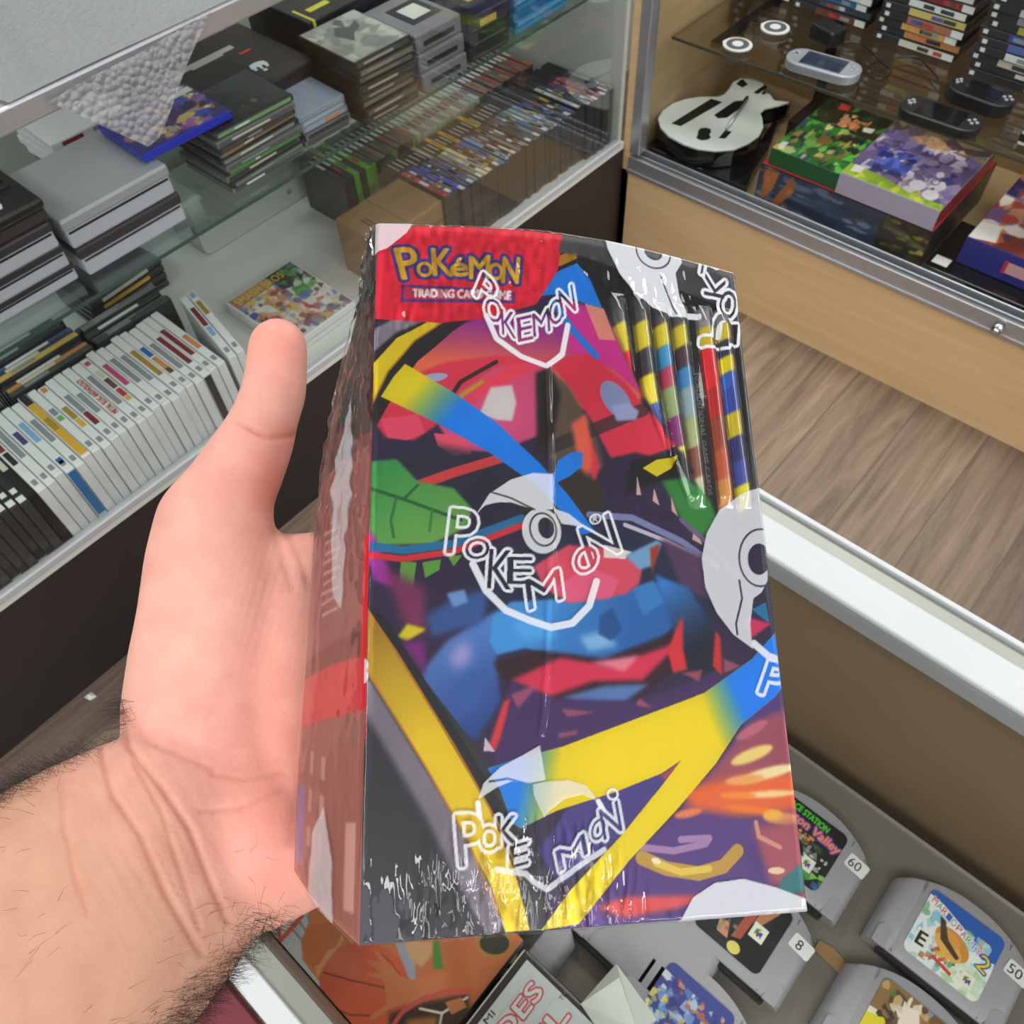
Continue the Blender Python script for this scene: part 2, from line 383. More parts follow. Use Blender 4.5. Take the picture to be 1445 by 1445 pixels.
rbox('shelf_edge', -1.09, 1.9, 1.7535, 1.755, .572, .579, mat('shelf_edge_dark', '4a4a3c', .2), parent=rs)
for xx in (-1.0, -.1): rbox('shelf_support', xx-.012, xx+.012, 1.80, 2.2, .560, .572, BLACK)
lk = MB().tube([(0, 0, 0), (0, -.022, 0)], .011, mat('chrome', 'd8d8dc', .12, 1), 20).tube([(0, -.022, 0), (0, -.03, 0)], [.009, .006], mat('chrome', 'd8d8dc', 0), 20)
lo = lk.build('door_lock', rc, smooth=True); lo.location = (-.145+1.13, -.006, .290); lo['label'] = 'chrome cylinder lock'

# ------------------------------------------------------------------ near counter
nc = thing('display_counter', 'near glass topped display counter with white metal rails, full of game cartridges', 'display counter', (-.29, .18, 0))
def nbox(name, x0, x1, y0, y1, z0, z1, m, bevel=0, parent=nc):
    return MB().box(x0+.29, x1+.29, y0-.18, y1-.18, z0, z1, m).build(name, parent, bevel)
NX = 1.5
GR = mat('grey_rail_gasket', '8a8d86', .35, .3)
far = nbox('far_rail', -.29, NX, .386, .419, .955, .981, ALUW, .002)
nbox('gasket', -.29, NX, .419, .434, .955, .977, GR, parent=far)
nbox('lip', -.29, NX, .434, .439, .950, .981, ALUW, .001, far)
near = nbox('near_rail', -.29, NX, -.082, -.068, .955, .981, ALUW, .002)
nbox('gasket', -.29, NX, -.068, -.056, .955, .977, GR, parent=near)
nbox('counter_glass', -.28, NX, -.056, .386, .971, .977, TOPG)
nbox('far_panel', -.29, NX, .402, .420, 0, .955, woodmat('counter_panel_laminate', '8d7458', '9a8165', (3, 40, 6), .5))
nbox('near_panel', -.29, NX, -.08, -.066, 0, .955, mat('counter_front_laminate', '8b7c70', .5))
nbox('end_panel', -.295, -.28, -.08, .42, 0, .955, mat('counter_front_laminate', '', .5))
sh = nbox('shelf_board', -.28, NX, -.064, .368, .728, .745, mat('grey_shelf_laminate', '6c675f', .45))
nbox('shelf_trim', -.28, NX, .3665, .3700, .728, .7475, ALU, 0, sh)
nbox('bottom_board', -.28, NX, -.064, .40, .10, .12, mat('grey_shelf_laminate', '', .5))

# ------------------------------------------------------------------ generic boxes
def slab(A, B, z, back=None, depth=None):
    """base point, yaw and width of a box whose top front edge runs through pixels A -> B at height z"""
    a, b_ = at(*A, z=z), at(*B, z=z); d = b_-a; w = math.hypot(d[0], d[1]); yaw = math.atan2(d[1], d[0])
    if back is not None:
        c = at(*back, z=z)-a; depth = abs(-c[0]*math.sin(yaw)+c[1]*math.cos(yaw))
    return a, yaw, w, depth
def cover_box(name, label, cat, loc, yaw, w, d, h, cols, cv=None, group=None, gap=.0006, bevel=.0012, body='body'):
    """cols: front, side, top"""
    r = thing(name, label, cat, loc, yaw, group)
    b = MB(); b.box(0, w, 0, d, 0, h, cols[1]); b.m[1] = b.mi(cols[2]); b.m[2] = b.mi(cols[0])
    b.build(body, r, bevel)
    if cv is not None: rect_art('cover_print', cv, (.001, d-.001, h+gap), (w-.002, 0, 0), (0, -(d-.002), 0), r, ART)
    return r
def blobcv(w, h, base, pal, n, smin=.05, smax=.2, seed=1):
    c = Cv(w, h, base); c.blobs(n, pal, smin, smax, seed=seed); return c

# white game cases standing in the left case, spines up, seen from their bottom end
def spine_case(name, label, y, shell, H, L, x1, T, segs, marks, group, tilt=0, z0=.3405, text=None, end=None):
    """stands on its short edge; spine along x from x1-L (back) to x1 (front)"""
    r = thing(name, label, 'game case', (x1, y, z0), 0, group); r.rotation_euler = (tilt, 0, 0)
    b = MB().box(-L, 0, -T/2, T/2, 0, H, shell); b.build('shell', r, .0015)
    if end: 
        e = MB().box(-.001, .0008, -T/2+.001, T/2-.001, .012, H-.004, end); e.build('end_label', r)
    s = MB()
    for u0, u1, m in segs: s.box(-L+L*u0, -L+L*u1, -T/2+.0012, T/2-.0012, H-.001, H+.0006, m)
    for u0, u1, v0, v1, m in marks: s.box(-L+L*u0, -L+L*u1, -T/2+T*v0, -T/2+T*v1, H-.001, H+.0009, m)
    s.build('spine_insert', r)
    if text:
        tx, u0, u1, m, vs = text; T_, mn, mx = text_tris(tx); k = (u1-u0)*L/(mx[0]-mn[0]); hh = T*.66
        tb = MB()
        for tr in T_: [tb.add([(-L+L*u1-(q[0]-mn[0])*k+dx, (-.5*hh+ (q[1]/.72)*hh)*-1+dy, H+.0012+dx*.05) for q in tr], [(0, 1, 2)], m) for dx, dy in ((0, 0), (.0006, 0), (.0012, .0003))]
        o = tb.build('spine_title', r); o['label'] = vs
    return r
wht = cmat('e4e7e6', .3); PAL = {k: cmat(v) for k, v in dict(red='b23c40', dred='7d2f36', pink='c24a70', black='2c2a2c', grey='8b9096', blue='2f66b4', lblue='7fb0da', gold='a98a3a', yel='dcab3c', green='6db15c', purple='54407a', brown='6b4a3a', orange='cf8a4e', cream='cfcdb8', teal='4f8e94', navy='2b3468', white='dfe0de').items()}
# (title colour, from, to, description)
wii = [('cream', [(.25, .62, 'cream')], 'black and cream game case with a long cream block on its spine', 1),
       ('w', [(.22, .42, 'dred'), (.44, .62, 'black')], 'white game case with a dark red and black title', 0),
       ('w', [(.1, .6, 'grey')], 'pale grey game case between the purple-picture one and the red-and-black titled one', 0),
       ('w', [(.34, .52, 'purple')], 'white game case with a dark purple picture halfway along its spine', 0),
       ('w', [(.25, .55, 'lblue'), (.82, .90, 'blue')], 'white game case with a solid blue end below its spine', 2),
       ('w', [(.28, .62, 'grey')], 'white game case touching the yellow spined one on its left', 0),
       ('y', [(.0, .16, 'black'), (.40, .58, 'gold')], 'game case with a bright yellow spine and black tip', 0),
       ('w', [(.32, .42, 'grey'), (.44, .51, 'green')], 'white game case with a green dot on its spine', 0),
       ('w', [(.02, .09, 'orange'), (.36, .55, 'gold'), (.56, .68, 'yel')], 'white game case with a gold title and an orange corner mark', 0),
       ('w', [(.28, .56, 'grey'), (.57, .76, 'dred')], 'white game case with a dark red block at the end of a grey title', 0),
       ('w', [(.35, .66, 'grey')], 'white game case with a plain dark grey title beside the long red-lettered one', 0),
       ('w', [], 'white game case with a long red lettered title', 0, ('METAL SLUG ANTHOLOGY', .2, .78, 'red')),
       ('w', [(.22, .7, 'grey')], 'white game case with a faint grey title right of the long red-lettered one', 0),
       ('w', [(.05, .11, 'pink'), (.22, .34, 'cream'), (.36, .52, 'brown'), (.54, .66, 'red'), (.67, .73, 'yel')], 'white game case with a small red, brown and yellow figure on its spine', 0),
       ('w', [(.24, .60, 'pink')], 'white game case with a pink block title', 0),
       ('w', [(.2, .62, 'grey')], 'white game case with a thin grey title next to the pink titled one', 0),
       ('w', [(.22, .66, 'grey')], 'white game case with a thin grey title left of the gold-lettered one', 0),
       ('w', [(.28, .72, 'gold')], 'white game case with a pale gold lettered title', 0),
       ('w', [(.30, .46, 'blue'), (.48, .68, 'orange'), (.68, .76, 'brown')], 'white game case with a blue and orange title', 0),
       ('w', [(.3, .75, 'grey')], 'white game case with a small grey title right of the blue and orange one', 0),
       ('w', [(.3, .78, 'dred')], 'white game case with a thin dull red title and a black label at its end', 3),
       ('w', [(.25, .72, 'dred')], 'white game case with a thin maroon title near the end of the row', 0),
       ('w', [(.46, .70, 'orange')], 'last upright white game case of the row, small brown title', 0)]
y = .063
WL, WX1 = .215, -1.160
for i, e in enumerate(wii):
    k, mk, lab, fl = e[:4]
    segs = [(.005, .995, BLACK if k == 'cream' else wht)]
    if k == 'y': segs = [(.005, .97, PAL['yel'])]
    marks = [(a, b_, .2 if c != 'black' or k != 'y' else .08, .8 if c != 'black' or k != 'y' else .92, PAL[c]) for a, b_, c in mk]
    if k == 'w': marks += [(.86, .93, .25, .75, PAL['grey'])]
    if k == 'w' and i % 3 == 0: marks += [(.955, .99, .15, .85, PAL['white'])]
    tx = e[4] if len(e) > 4 else None
    spine_case('game_case', lab, y, BLACK if k == 'cream' else WPLA, .134+.002*math.sin(i*2.3), WL, WX1+.004*math.sin(i*1.7), .0164, segs, marks, 'white cases standing in the left case',
               text=(tx[0], tx[1], tx[2], PAL[tx[3]], 'red spine lettering') if tx else None, end={2: cmat('2f6fb0'), 3: cmat('35353a')}.get(fl))
    y += .0177
ywend = y
for i, (yy, ti, lab, mk) in enumerate([(ywend+.0065, -.19, 'left of two white game cases leaning beyond the row, maroon and blue title', [(.2, .5, 'dred'), (.52, .66, 'lblue')]),
                                   (ywend+.0245, -.19, 'right of two white game cases leaning beyond the row, olive title', [(.02, .1, 'lblue'), (.16, .38, 'gold')])]):
    spine_case('game_case', lab, yy, WPLA, .134, WL, WX1+.0, .0158, [(.005, .995, wht)], [(a, b_, .2, .8, PAL[c]) for a, b_, c in mk]+[(.86, .93, .25, .75, PAL['grey'])], 'white cases standing in the left case').rotation_euler = (0, 0, ti)
# black cases at the near end of that row
y = .044
for i in range(9):
    spine_case('game_case', 'black game case, %s before the white ones at the near end' % ordw(i+1), y, SMOKE, .134+.003*math.sin(i*3), WL, WX1+.006*math.sin(i*2.1+1), .0158,
               [(.005, .995, cmat('252427'))], [(.25, .6, .25, .75, PAL[['grey', 'cream', 'dred', 'grey', 'teal'][i % 5]]), (.80, .86, .2, .8, PAL['white']), (.91, .98, .12, .88, PAL['white'])], 'black cases at the near end of the row', tilt=-.03)
    y -= .0165

# flat white case with the crowded colourful cover
sm = Cv(110, 150, 'd8d2cc')
sm.map = lambda x, y: (x*110, y*150)
sm.poly([(0, 0), (1, 0), (1, .16), (0, .16)], 'b5714f'); sm.poly([(.06, .0), (.9, .0), (.9, .14), (.06, .12)], 'c08a62')
sm.poly([(.58, 0), (1, 0), (1, .42), (.58, .3)], '2a2b2c'); 
sm.blobs(120, ['3a4a8c', 'b8433c', '2f2f38', 'c98d5a', '5f7fc0', 'e2ddd6', 'c9b45a', '7a3a30', '8a8f96', 'd5a98a'], .04, .11, (.0, .62, .16, 1), 5)
sm.blobs(50, ['2b2c2e', '57b04c', '3f8f3a', '2e2f33', 'e0e0e0', '4a63b0'], .04, .1, (.62, 1, .02, .6), 9)
sm.blobs(40, ['e8e6e2', '5f7fc0', 'c9b45a', 'b8433c', '34343c'], .04, .1, (.6, 1, .6, 1), 12)
sm.poly([(.02, .02), (.98, .02), (.98, .98), (.02, .98)], 'ffffff', al=.0)
sq = thing('game_case', 'flat white game case with a crowded colourful cover, behind the thumb', 'game case', (-1.415, .615, .3405))
MB().box(0, .215, 0, .18, 0, .030, WPLA).build('shell', sq, .003)
for zz in (.0145,): MB().box(.2145, .2155, .004, .176, zz, zz+.001, PAL['grey']).build('seam', sq)
# cover: readable from the front, its top toward the back-left
rect_art('cover_print', sm, (.004, .004, .0306), (0, .172, 0), (.207, 0, 0), sq, ART)
tt = MB(); T_, mn, mx = text_tris('SMASH BROS'); k = .125/(mx[0]-mn[0])
for tr in T_: tt.add([(.034-q[1]*k*1.5, .012+(q[0]-mn[0])*k, .0315) for q in tr], [(0, 1, 2)], cmat('d8c94e'))
tt.build('cover_title', sq)['label'] = 'yellow cover title'

# cardboard box
cbx = thing('cardboard_box', 'brown cardboard box at the end of the row of disc game cases', 'box', (-1.325, .875, .3405))
MB().box(0, .135, 0, .19, 0, .132, CARD).build('body', cbx, .004)
MB().box(.003, .132, .088, .0895, .1318, .1326, mat('box_seam', '6b4f31', .8)).build('flap_seam', cbx)
MB().box(.135, .1362, .004, .186, .085, .088, mat('box_seam', '', .8)).build('lid_edge', cbx)
MB().box(.05, .085, .03, .034, .132, .1326, mat('box_mark', '4a3824', .8)).box(.05, .085, .040, .043, .132, .1326, mat('box_mark', '', .8)).build('printed_mark', cbx)

# row of disc game cases, black headed spines
artc = ['c8484e', '3a3f8e', '2a3ab0', '3a5cc0', '5b5f80', '6a6f88', '4b4f72', '8c8f7a', 'd8d3b4', 'd9cfa8', '5b3a2e', '8a5a3a', '3f7fc4', '6fa6d8', '4a2a2c', '7a3a34', '3a3450', '8a7a70', '34343c', '5a4a48', '3c4668', '54606a', '6b8790', '4f6a78', '8fa3b0', 'a7b2b4', '6f93bc', '3a4658', '2f3a4c', '343438', '4a4050', '2c2c34', '50525c', 'b9bcc0', '4c5060', '3e3a52', '54406a', 'b45a62', 'b8606a', '7a5a6a', '5a4a62', '8a7a8a', 'a08c98', 'b08a6a']
names_c = {'c': 'red', '3': 'blue'}
def colname(h):
    import colorsys
    r, g, b_ = rgb(h); hh, s, v = colorsys.rgb_to_hsv(r, g, b_)
    if v < .27: return 'blackish'
    if s < .16: return 'pale grey' if v > .6 else 'grey'
    n = 'red' if hh < .04 or hh > .93 else 'brown' if hh < .11 else 'tan' if hh < .17 else 'green' if hh < .45 else 'teal' if hh < .55 else 'blue' if hh < .7 else 'violet' if hh < .8 else 'rose'
    return ('dark ' if v < .4 else 'pale ' if s < .35 and v > .6 else '')+n
y = 1.078; i = 0
g = np.random.default_rng(3)
while y < 1.632:
    a = artc[min(int(i/41*len(artc)), len(artc)-1)]
    yel = i in (9, 12, 17); head = cmat('d6a83c') if yel else cmat('202126') if i != 6 else cmat('8d9096')
    mk = []
    if i < 24: mk += [(.10, .28, .42, .58, PAL['white' if not yel else 'black'])]
    for _ in range(4):
        u = .38+.5*g.random(); mk.append((u, min(u+.06+.14*g.random(), .98), .15+.2*g.random(), .6+.25*g.random(), cmat(['dfdfe0', '2a2a30', a, 'c9a94a', '8a3a38', '5a6fae', '9aa0a8'][g.integers(7)])))
    if i % 2: mk.append((.90, .98, .15, .85, PAL['white']))
    lab = '%s disc game case, %s from the cardboard box in the long row' % (('yellow headed, '+colname(a)) if yel else colname(a), ordw(i+1))
    spine_case('disc_game_case', lab, y, SMOKE, .134+.004*g.random()+(.006 if i > 30 else 0), .205, -1.175+.006*(g.random()-.5)+(.012 if i > 32 else 0)-(.01 if i < 3 else 0), .0138, [(.005, .33, head), (.335, .995, cmat(a))], mk, 'disc game cases in the long row')
    y += .01415; i += 1

# second row behind: green cases, then pale ones, then reddish ones
y = .985; i = 0
while y < 1.63:
    if i < 5: m, sp, lab = (mat('lime_case_plastic', '5c9a35', .3), '6fae3c', 'lime green game case') if i in (2, 4) else (SMOKE, '33363a', 'black game case')
    elif i < 14: m, sp, lab = mat('lime_case_plastic', '', .3) if i % 4 == 1 else SMOKE, ['5a5c58', '6c6f68', '4b4d4b'][i % 3], 'grey spined game case'
    elif i < 27: m, sp, lab = mat('pale_green_case_plastic', 'a9b9a4', .3), ['b9bdb6', 'a5aaa2', 'c6c9c2', '8c918c'][i % 4], 'pale spined game case'
    else: m, sp, lab = SMOKE, ['7a4440', '8a4f46', '6b5a50', '9a6a48', '5a4644'][i % 5], 'reddish spined game case'
    spine_case('game_case', '%s, %s from the near end of the back row' % (lab, ordw(i+1)), y, m, .128+.004*g.random(), .16, -1.412+.006*g.random(), .0160, [(.005, .995, cmat(sp))], [(.2, .55, .3, .7, cmat('d5d8d2')), (.62, .8, .25, .75, cmat(['4a4c4a', 'a44', '6b6b6b'][i % 3] if i % 3 != 1 else 'aa4444'))], 'game cases in the row behind the disc cases')
    y += .0166; i += 1

# ------------------------------------------------------------------ on the left case's glass shelf
def logo_sticker(mb, x, y, z, s, m, vert=False):
    """small pale three pronged game pad sticker"""
    pts = [(-.5, .1), (-.42, .42), (-.15, .52), (.15, .52), (.42, .42), (.5, .1), (.42, -.28), (.27, -.3), (.24, .02), (.1, .02), (.06, -.34), (-.06, -.34), (-.1, .02), (-.24, .02), (-.27, -.3), (-.42, -.28)]
    mb.prism([(x+a*s, y+b_*s) for a, b_ in pts], z, z+.0006, m)
    mb.prism([(x+a*s, y+b_*s) for a, b_ in ((-.06, -.42), (.16, -.42), (.16, -.62), (-.06, -.62))], z, z+.0006, m)
SIL = mat('silver_console_plastic', 'a9abb0', .35, .2); LIL = mat('pale_console_plastic', 'b9bac6', .4)
STK = cmat('d5d9df')
Z7 = .6985
def layered(name, label, cat, A, B, ztop, depth, layers, top, group=None):
    """console lying on the shelf: layers (height share, inset, material) from the bottom"""
    a, yaw, w_, _ = slab(A, B, ztop); H = ztop-Z7
    return a, yaw, w_, H
# two stacks of consoles: each slab is one console
def console(name, label, x1, y0, w_, d, z0, h, body, trim, top, ridges=0, sticker=None, group=None, yaw=0, front_marks=()):
    r = thing(name, label, 'game console', (x1, y0, z0), yaw, group)
    MB().box(-d, 0, 0, w_, 0, h*.62, body).build('lower_shell', r, .004)
    MB().box(-d-.002, .004, -.002, w_+.002, h*.62, h, top).build('lid', r, .004)
    MB().box(-.002, .0012, .004, w_-.004, h*.50, h*.56, trim).build('front_slot', r)
    if ridges:
        b = MB()
        for k in range(ridges): 
            yy = -d+.01+(d-.055)*k/ridges; b.box(yy, yy+.006, .012, w_-.012, h-.001, h+.004, top)
        b.build('cooling_ridges', r, .001)
    if sticker:
        b = MB(); sx, sy, s_ = sticker
        pts = []
        b2 = MB(); logo_sticker(b2, 0, 0, h+.0004, s_, STK)
        o = b2.build('sticker', r); o.location = (sx, sy, 0); o.rotation_euler = (0, 0, math.radians(80)); o['label'] = 'white game pad sticker'
    return r
x1, y0, w0 = -1.225, .10, .25
console('game_console', 'pale slim console at the bottom of the near stack on the glass shelf', -1.255, .10, .232, .22, Z7, .034, LIL, BLACK, mat('dark_console_top', '3a3638', .3), group='consoles stacked on the glass shelf')
console('game_console', 'pale console with dark lid, second from the bottom of the near stack', -1.245, .10, .228, .22, Z7+.0345, .040, LIL, BLACK, mat('dark_console_top', '3a3638', .3), group='consoles stacked on the glass shelf')
console('game_console', 'pale console with dark lid, directly under the ridged black one', -1.235, .10, .226, .22, Z7+.075, .044, LIL, BLACK, mat('dark_console_top', '3a3638', .3), group='consoles stacked on the glass shelf')
console('game_console', 'black ridged console with a white sticker on top of the near stack', -1.232, .10, .232, .235, Z7+.120, .036, mat('dark_console_top', '3a3638', .3), BLACK, mat('black_console_top', '1f1b1d', .4), 9, (-.026, .175, .026), group='consoles stacked on the glass shelf')
console('game_console', 'silver grey console at the bottom of the far stack beside the ridged one', -1.245, .345, .19, .17, Z7, .052, LIL, mat('dark_console_top', '3a3638', .3), mat('dark_console_top', '3a3638', .3), group='consoles stacked on the glass shelf')
console('game_console', 'silver topped console on top of the far stack beside the black ridged one', -1.243, .343, .19, .175, Z7+.0525, .052, LIL, BLACK, SIL, group='consoles stacked on the glass shelf')
# white spined games lying behind those consoles
for k in range(5):
    a = .47-.002*k
    r = thing('game_case', 'flat game case with white spine behind the consoles, %s of its stack from the top' % ordw(5-k), 'game case', (-1.50+.006*math.sin(k*2), a, Z7+.0155*k), .05*math.sin(k), 'white spined cases behind the consoles')
    MB().box(-.13, 0, 0, .15, 0, .0148, SMOKE if k == 0 else WPLA).build('shell', r, .0015)
    s = MB().box(-.001, .0008, .006, .144, .0016, .0132, wht)
    for u in range(2): s.box(0, .0012, .02+.06*u, .06+.06*u, .004, .011, PAL[['red', 'grey', 'orange', 'green', 'dred'][(k+u*2) % 5]])
    s.build('spine_insert', r)
# stack of thin cases with the dark cover on top, blue cased disc leaning on them
tn = ['4a4c4c', '6d7a6a', '3c3d40', '4f9a4a', '5a5a5c', '83857f', '9b7a55', '4a4a4c', '58585a', '7aa06f', 'b56a48', '4a4b48']
hh = Z7
for k in range(10):
    r = thing('disc_case', 'clear disc case, %s from the bottom of the stack left of the grey disc boxes' % ordw(k+1) if k < 9 else 'disc case with dark cover on top of the stack beside the blue case', 'disc case', (-1.238+.004*math.sin(k*1.9), .628+.003*math.sin(k*2.3), hh), .03*math.sin(k*1.3), 'clear disc cases stacked on the glass shelf')
    MB().box(-.135, 0, 0, .165, 0, .0102, SMOKE if k % 2 else mat('hazy_case_plastic', '6f716f', .25)).build('shell', r, .001)
    MB().box(-.0008, .0008, .006, .159, .0022, .0080, cmat(tn[k])).box(.0002, .0012, .03+.01*(k % 4), .07+.02*(k % 3), .0036, .0066, PAL[['white', 'grey', 'cream'][k % 3]]).build('spine_insert', r)
    hh += .0106
    top = r
dk = Cv(60, 70, '17181b'); dk.blobs(40, ['202226', '1b2a30', '2b2230', '3a2c30', '243038', '121214'], .05, .2, seed=21); dk.blobs(6, ['7a7060', '4a3a66', '8a3a50'], .02, .06, (.1, .7, .5, .95), seed=4)
rect_art('cover_print', dk, (-.132, .003, .0106), (0, .159, 0), (.129, 0, 0), top, ART)
bl = Cv(80, 90, '3a3470'); bl.blobs(110, ['5a3a8a', 'b0508a', 'd99a5a', '3a4fb0', 'e8d9c0', '7a2a50', '2a2a60', 'd8c46a', '9a5ab0', '222040'], .05, .15, seed=33); bl.poly([(0, 0), (.25, 0), (.0, .5)], '24337a'); bl.poly([(.66, .1), (.98, .1), (.98, .24), (.66, .24)], 'e0ddda')
r = cover_box('game_case', 'glossy blue edged game case with a purple and gold cover', 'game case', (0, 0, 0), 0, .17, .135, .014, [mat('blue_case_plastic', '2438c0', .2)]*3, bl)
r.location = (-1.262, .512, Z7+.108); r.rotation_euler = (.0, 0, math.radians(88))
# smoky disc box with a silver and blue stack of discs
for k in range(5):
    r = thing('disc_case', 'grey disc case, %s from the bottom of the low stack next to the tall one' % ordw(k+1), 'disc case', (-1.245+.003*math.sin(k*2), .80+.004*math.sin(k), Z7+.0122*k), -.03+.02*math.sin(k*3), 'grey disc cases in the low stack')
    MB().box(-.15, 0, 0, .105, 0, .0116, [mat('hazy_case_plastic', '', .25), mat('hazy_blue_plastic', '8a93a6', .25)][k > 1]).build('shell', r, .0015)
    s = MB().box(-.0008, .001, .006, .099, .002, .0095, cmat(['4b4b4f', '3a3a3e', '9aa6b8', 'a9b3c2', '8f98a6'][k]))
    if k == 2: s.box(.0005, .0014, .05, .085, .003, .0085, PAL['orange'])
    s.build('spine_insert', r)
# black console box with the white bar and sticker behind
r = thing('game_console', 'large black console with a long white bar and sticker at the back of the shelf', 'game console', (-1.335, .655, Z7))
MB().box(-.24, 0, 0, .27, 0, .088, mat('black_console_top', '', .4)).build('body', r, .006)
MB().box(-.165, -.150, .03, .20, .0875, .089, cmat('b8b6b2')).box(-.150, -.144, .10, .17, .0875, .089, cmat('b8b6b2')).build('label_strip', r)['label'] = 'long pale label strip'
MB().box(-.125, -.117, .19, .215, .0875, .089, cmat('b0413a')).build('red_mark', r)
b2 = MB(); logo_sticker(b2, 0, 0, .0886, .034, STK); o = b2.build('sticker', r); o.location = (-.055, .185, 0); o.rotation_euler = (0, 0, math.radians(80)); o['label'] = 'white game pad sticker'
r = thing('game_console', 'flat pale grey console half under the large black one', 'game console', (-1.300, .70, Z7)); MB().box(-.02, 0, 0, .10, 0, .035, mat('pale_console_plastic', '', .4)).build('body', r, .004); MB().box(-.001, .001, .02, .08, .01, .016, BLACK).build('front_slot', r)
# stack of black cases with a grey landscape cover
hh = Z7
gc = Cv(80, 70, '8f918c'); gc.blobs(60, ['a5a7a2', '7d807a', '999b93', '6e716c', 'b3b5b0'], .08, .25, seed=8); gc.poly([(.30, .35), (.45, .18), (.62, .30), (.80, .22), (.72, .40), (.55, .46), (.40, .62)], '3f4642'); gc.poly([(.5, .1), (.62, .02), (.66, .12), (.55, .3)], '4a524c')
for k in range(8):
    r = thing('disc_case', 'black disc case, %s from the bottom of the stack topped by the grey cover' % ordw(k+1) if k < 7 else 'disc case with a grey misty landscape cover on top of its stack', 'disc case', (-1.212+.004*math.sin(k*2.2), .918+.003*math.sin(k*1.4), hh), -.05+.02*math.sin(k), 'black disc cases under the grey cover')
    MB().box(-.16, 0, 0, .135, 0, .0142, mat('brown_black_case', '2f2a27', .3)).build('shell', r, .0015)
    MB().box(-.0008, .001, .006, .129, .003, .0112, cmat(['3b3a36', '5a584f', '6f6c60', '4a4843'][k % 4])).box(.0, .0015, .02, .08+.01*(k % 3), .005, .009, cmat(['8a877a', 'a09c8e', '77746a'][k % 3])).build('spine_insert', r)
    hh += .0146
rect_art('cover_print', gc, (-.157, .003, .0146), (0, .129, 0), (.154, 0, 0), r, ART)
# silver recorders / consoles with a slot
for k in range(3):
    r = thing('game_console', ['silver grey console at the bottom of the slotted stack', 'silver grey console in the middle of the slotted stack', 'silver grey console with black label on top of the slotted stack'][k], 'game console', (-1.150-.006*k, .955, Z7+.036*k), -.03, 'slotted silver consoles')
    r.location = (-1.206-.004*k, 1.068, Z7+.0345*k)
    MB().box(-.15, 0, 0, .12, 0, .034, mat('slot_console_plastic', '77767c', .4)).build('body', r, .004)
    MB().box(-.002, .001, .02, .10, .010, .019, BLACK).build('front_slot', r)
    if k == 2:
        MB().box(-.115, -.035, .03, .105, .0335, .0350, cmat('232327')).box(-.10, -.05, .045, .09, .0345, .0354, cmat('c5c5c0')).build('top_label', r)
# black boxes with red edge and yellow label, then blue cases
for k in range(4):
    r = thing('game_box', 'black game box, %s from the bottom of the stack beside the blue cases' % ordw(k+1), 'game box', (-1.212, 1.205+.002*k, Z7+.0255*k), -.04, 'black game boxes beside the blue cases')
    MB().box(-.17, 0, 0, .115, 0, .025, mat('black_box_card', '1e1e20', .35)).build('body', r, .0015)
    s = MB().box(-.0005, .001, .01, .105, .004, .008, cmat('4a4d4a'))
    if k == 3: s.box(-.165, -.04, .106, .1135, .0245, .0255, cmat('b8433e'))
    if k == 2: s.box(-.0005, .0012, .03, .075, .008, .02, cmat('c9b23a'))
    if k == 3: s.box(-.06, -.02, .02, .06, .0245, .0255, cmat('c9b23a'))
    s.build('printed_marks', r)
for k in range(7):
    r = thing('game_case', 'bright blue game case, %s from the bottom of the blue stack' % ordw(k+1), 'game case', (-1.214+.003*math.sin(k*2), 1.345+.003*math.sin(k*3), Z7+.0142*k), .02*math.sin(k), 'bright blue cases on the glass shelf')
    MB().box(-.135, 0, 0, .17, 0, .0138, mat('cyan_blue_case', '2f7fb4', .25)).build('shell', r, .0015)
    MB().box(-.0005, .001, .006, .164, .003, .0105, cmat(['3a8cc0', '5aa5d0', '2a6ca4'][k % 3])).build('spine_insert', r)
# dark box with three blue pictures at the far back
r = thing('game_box', 'black carton with three small blue pictures on its front at the back', 'game box', (-1.375, .955, Z7))
MB().box(-.2, 0, 0, .21, 0, .125, mat('black_box_card', '', .35)).build('body', r, .002)
for k in range(3):
    cv = Cv(24, 24, '3a5aa8'); cv.blobs(18, ['d5dbe6', '6f8fd0', '2a3a78', 'e6d6c0', 'b0563a'], .08, .25, seed=50+k)
    rect_art('picture', cv, (.0012, .012+.066*k, .095), (0, .052, 0), (0, 0, -.055), r, ART)
MB().box(-.06, .0013, .01, .016, .105, .1256, cmat('c9c23a')).box(-.045, -.03, .03, .08, .1245, .1258, cmat('c9c23a')).build('yellow_bracket_mark', r)
r = thing('game_box', 'white and black flat box on top of the dark boxes at the back', 'game box', (-1.40, 1.20, Z7)); MB().box(-.16, 0, 0, .13, 0, .12, mat('black_box_card', '', .35)).build('body', r, .002); MB().box(-.15, -.01, .01, .12, .1195, .1207, cmat('c9cbc9')).box(-.12, -.05, .02, .08, .1200, .1212, cmat('3a3d4a')).build('top_label', r)
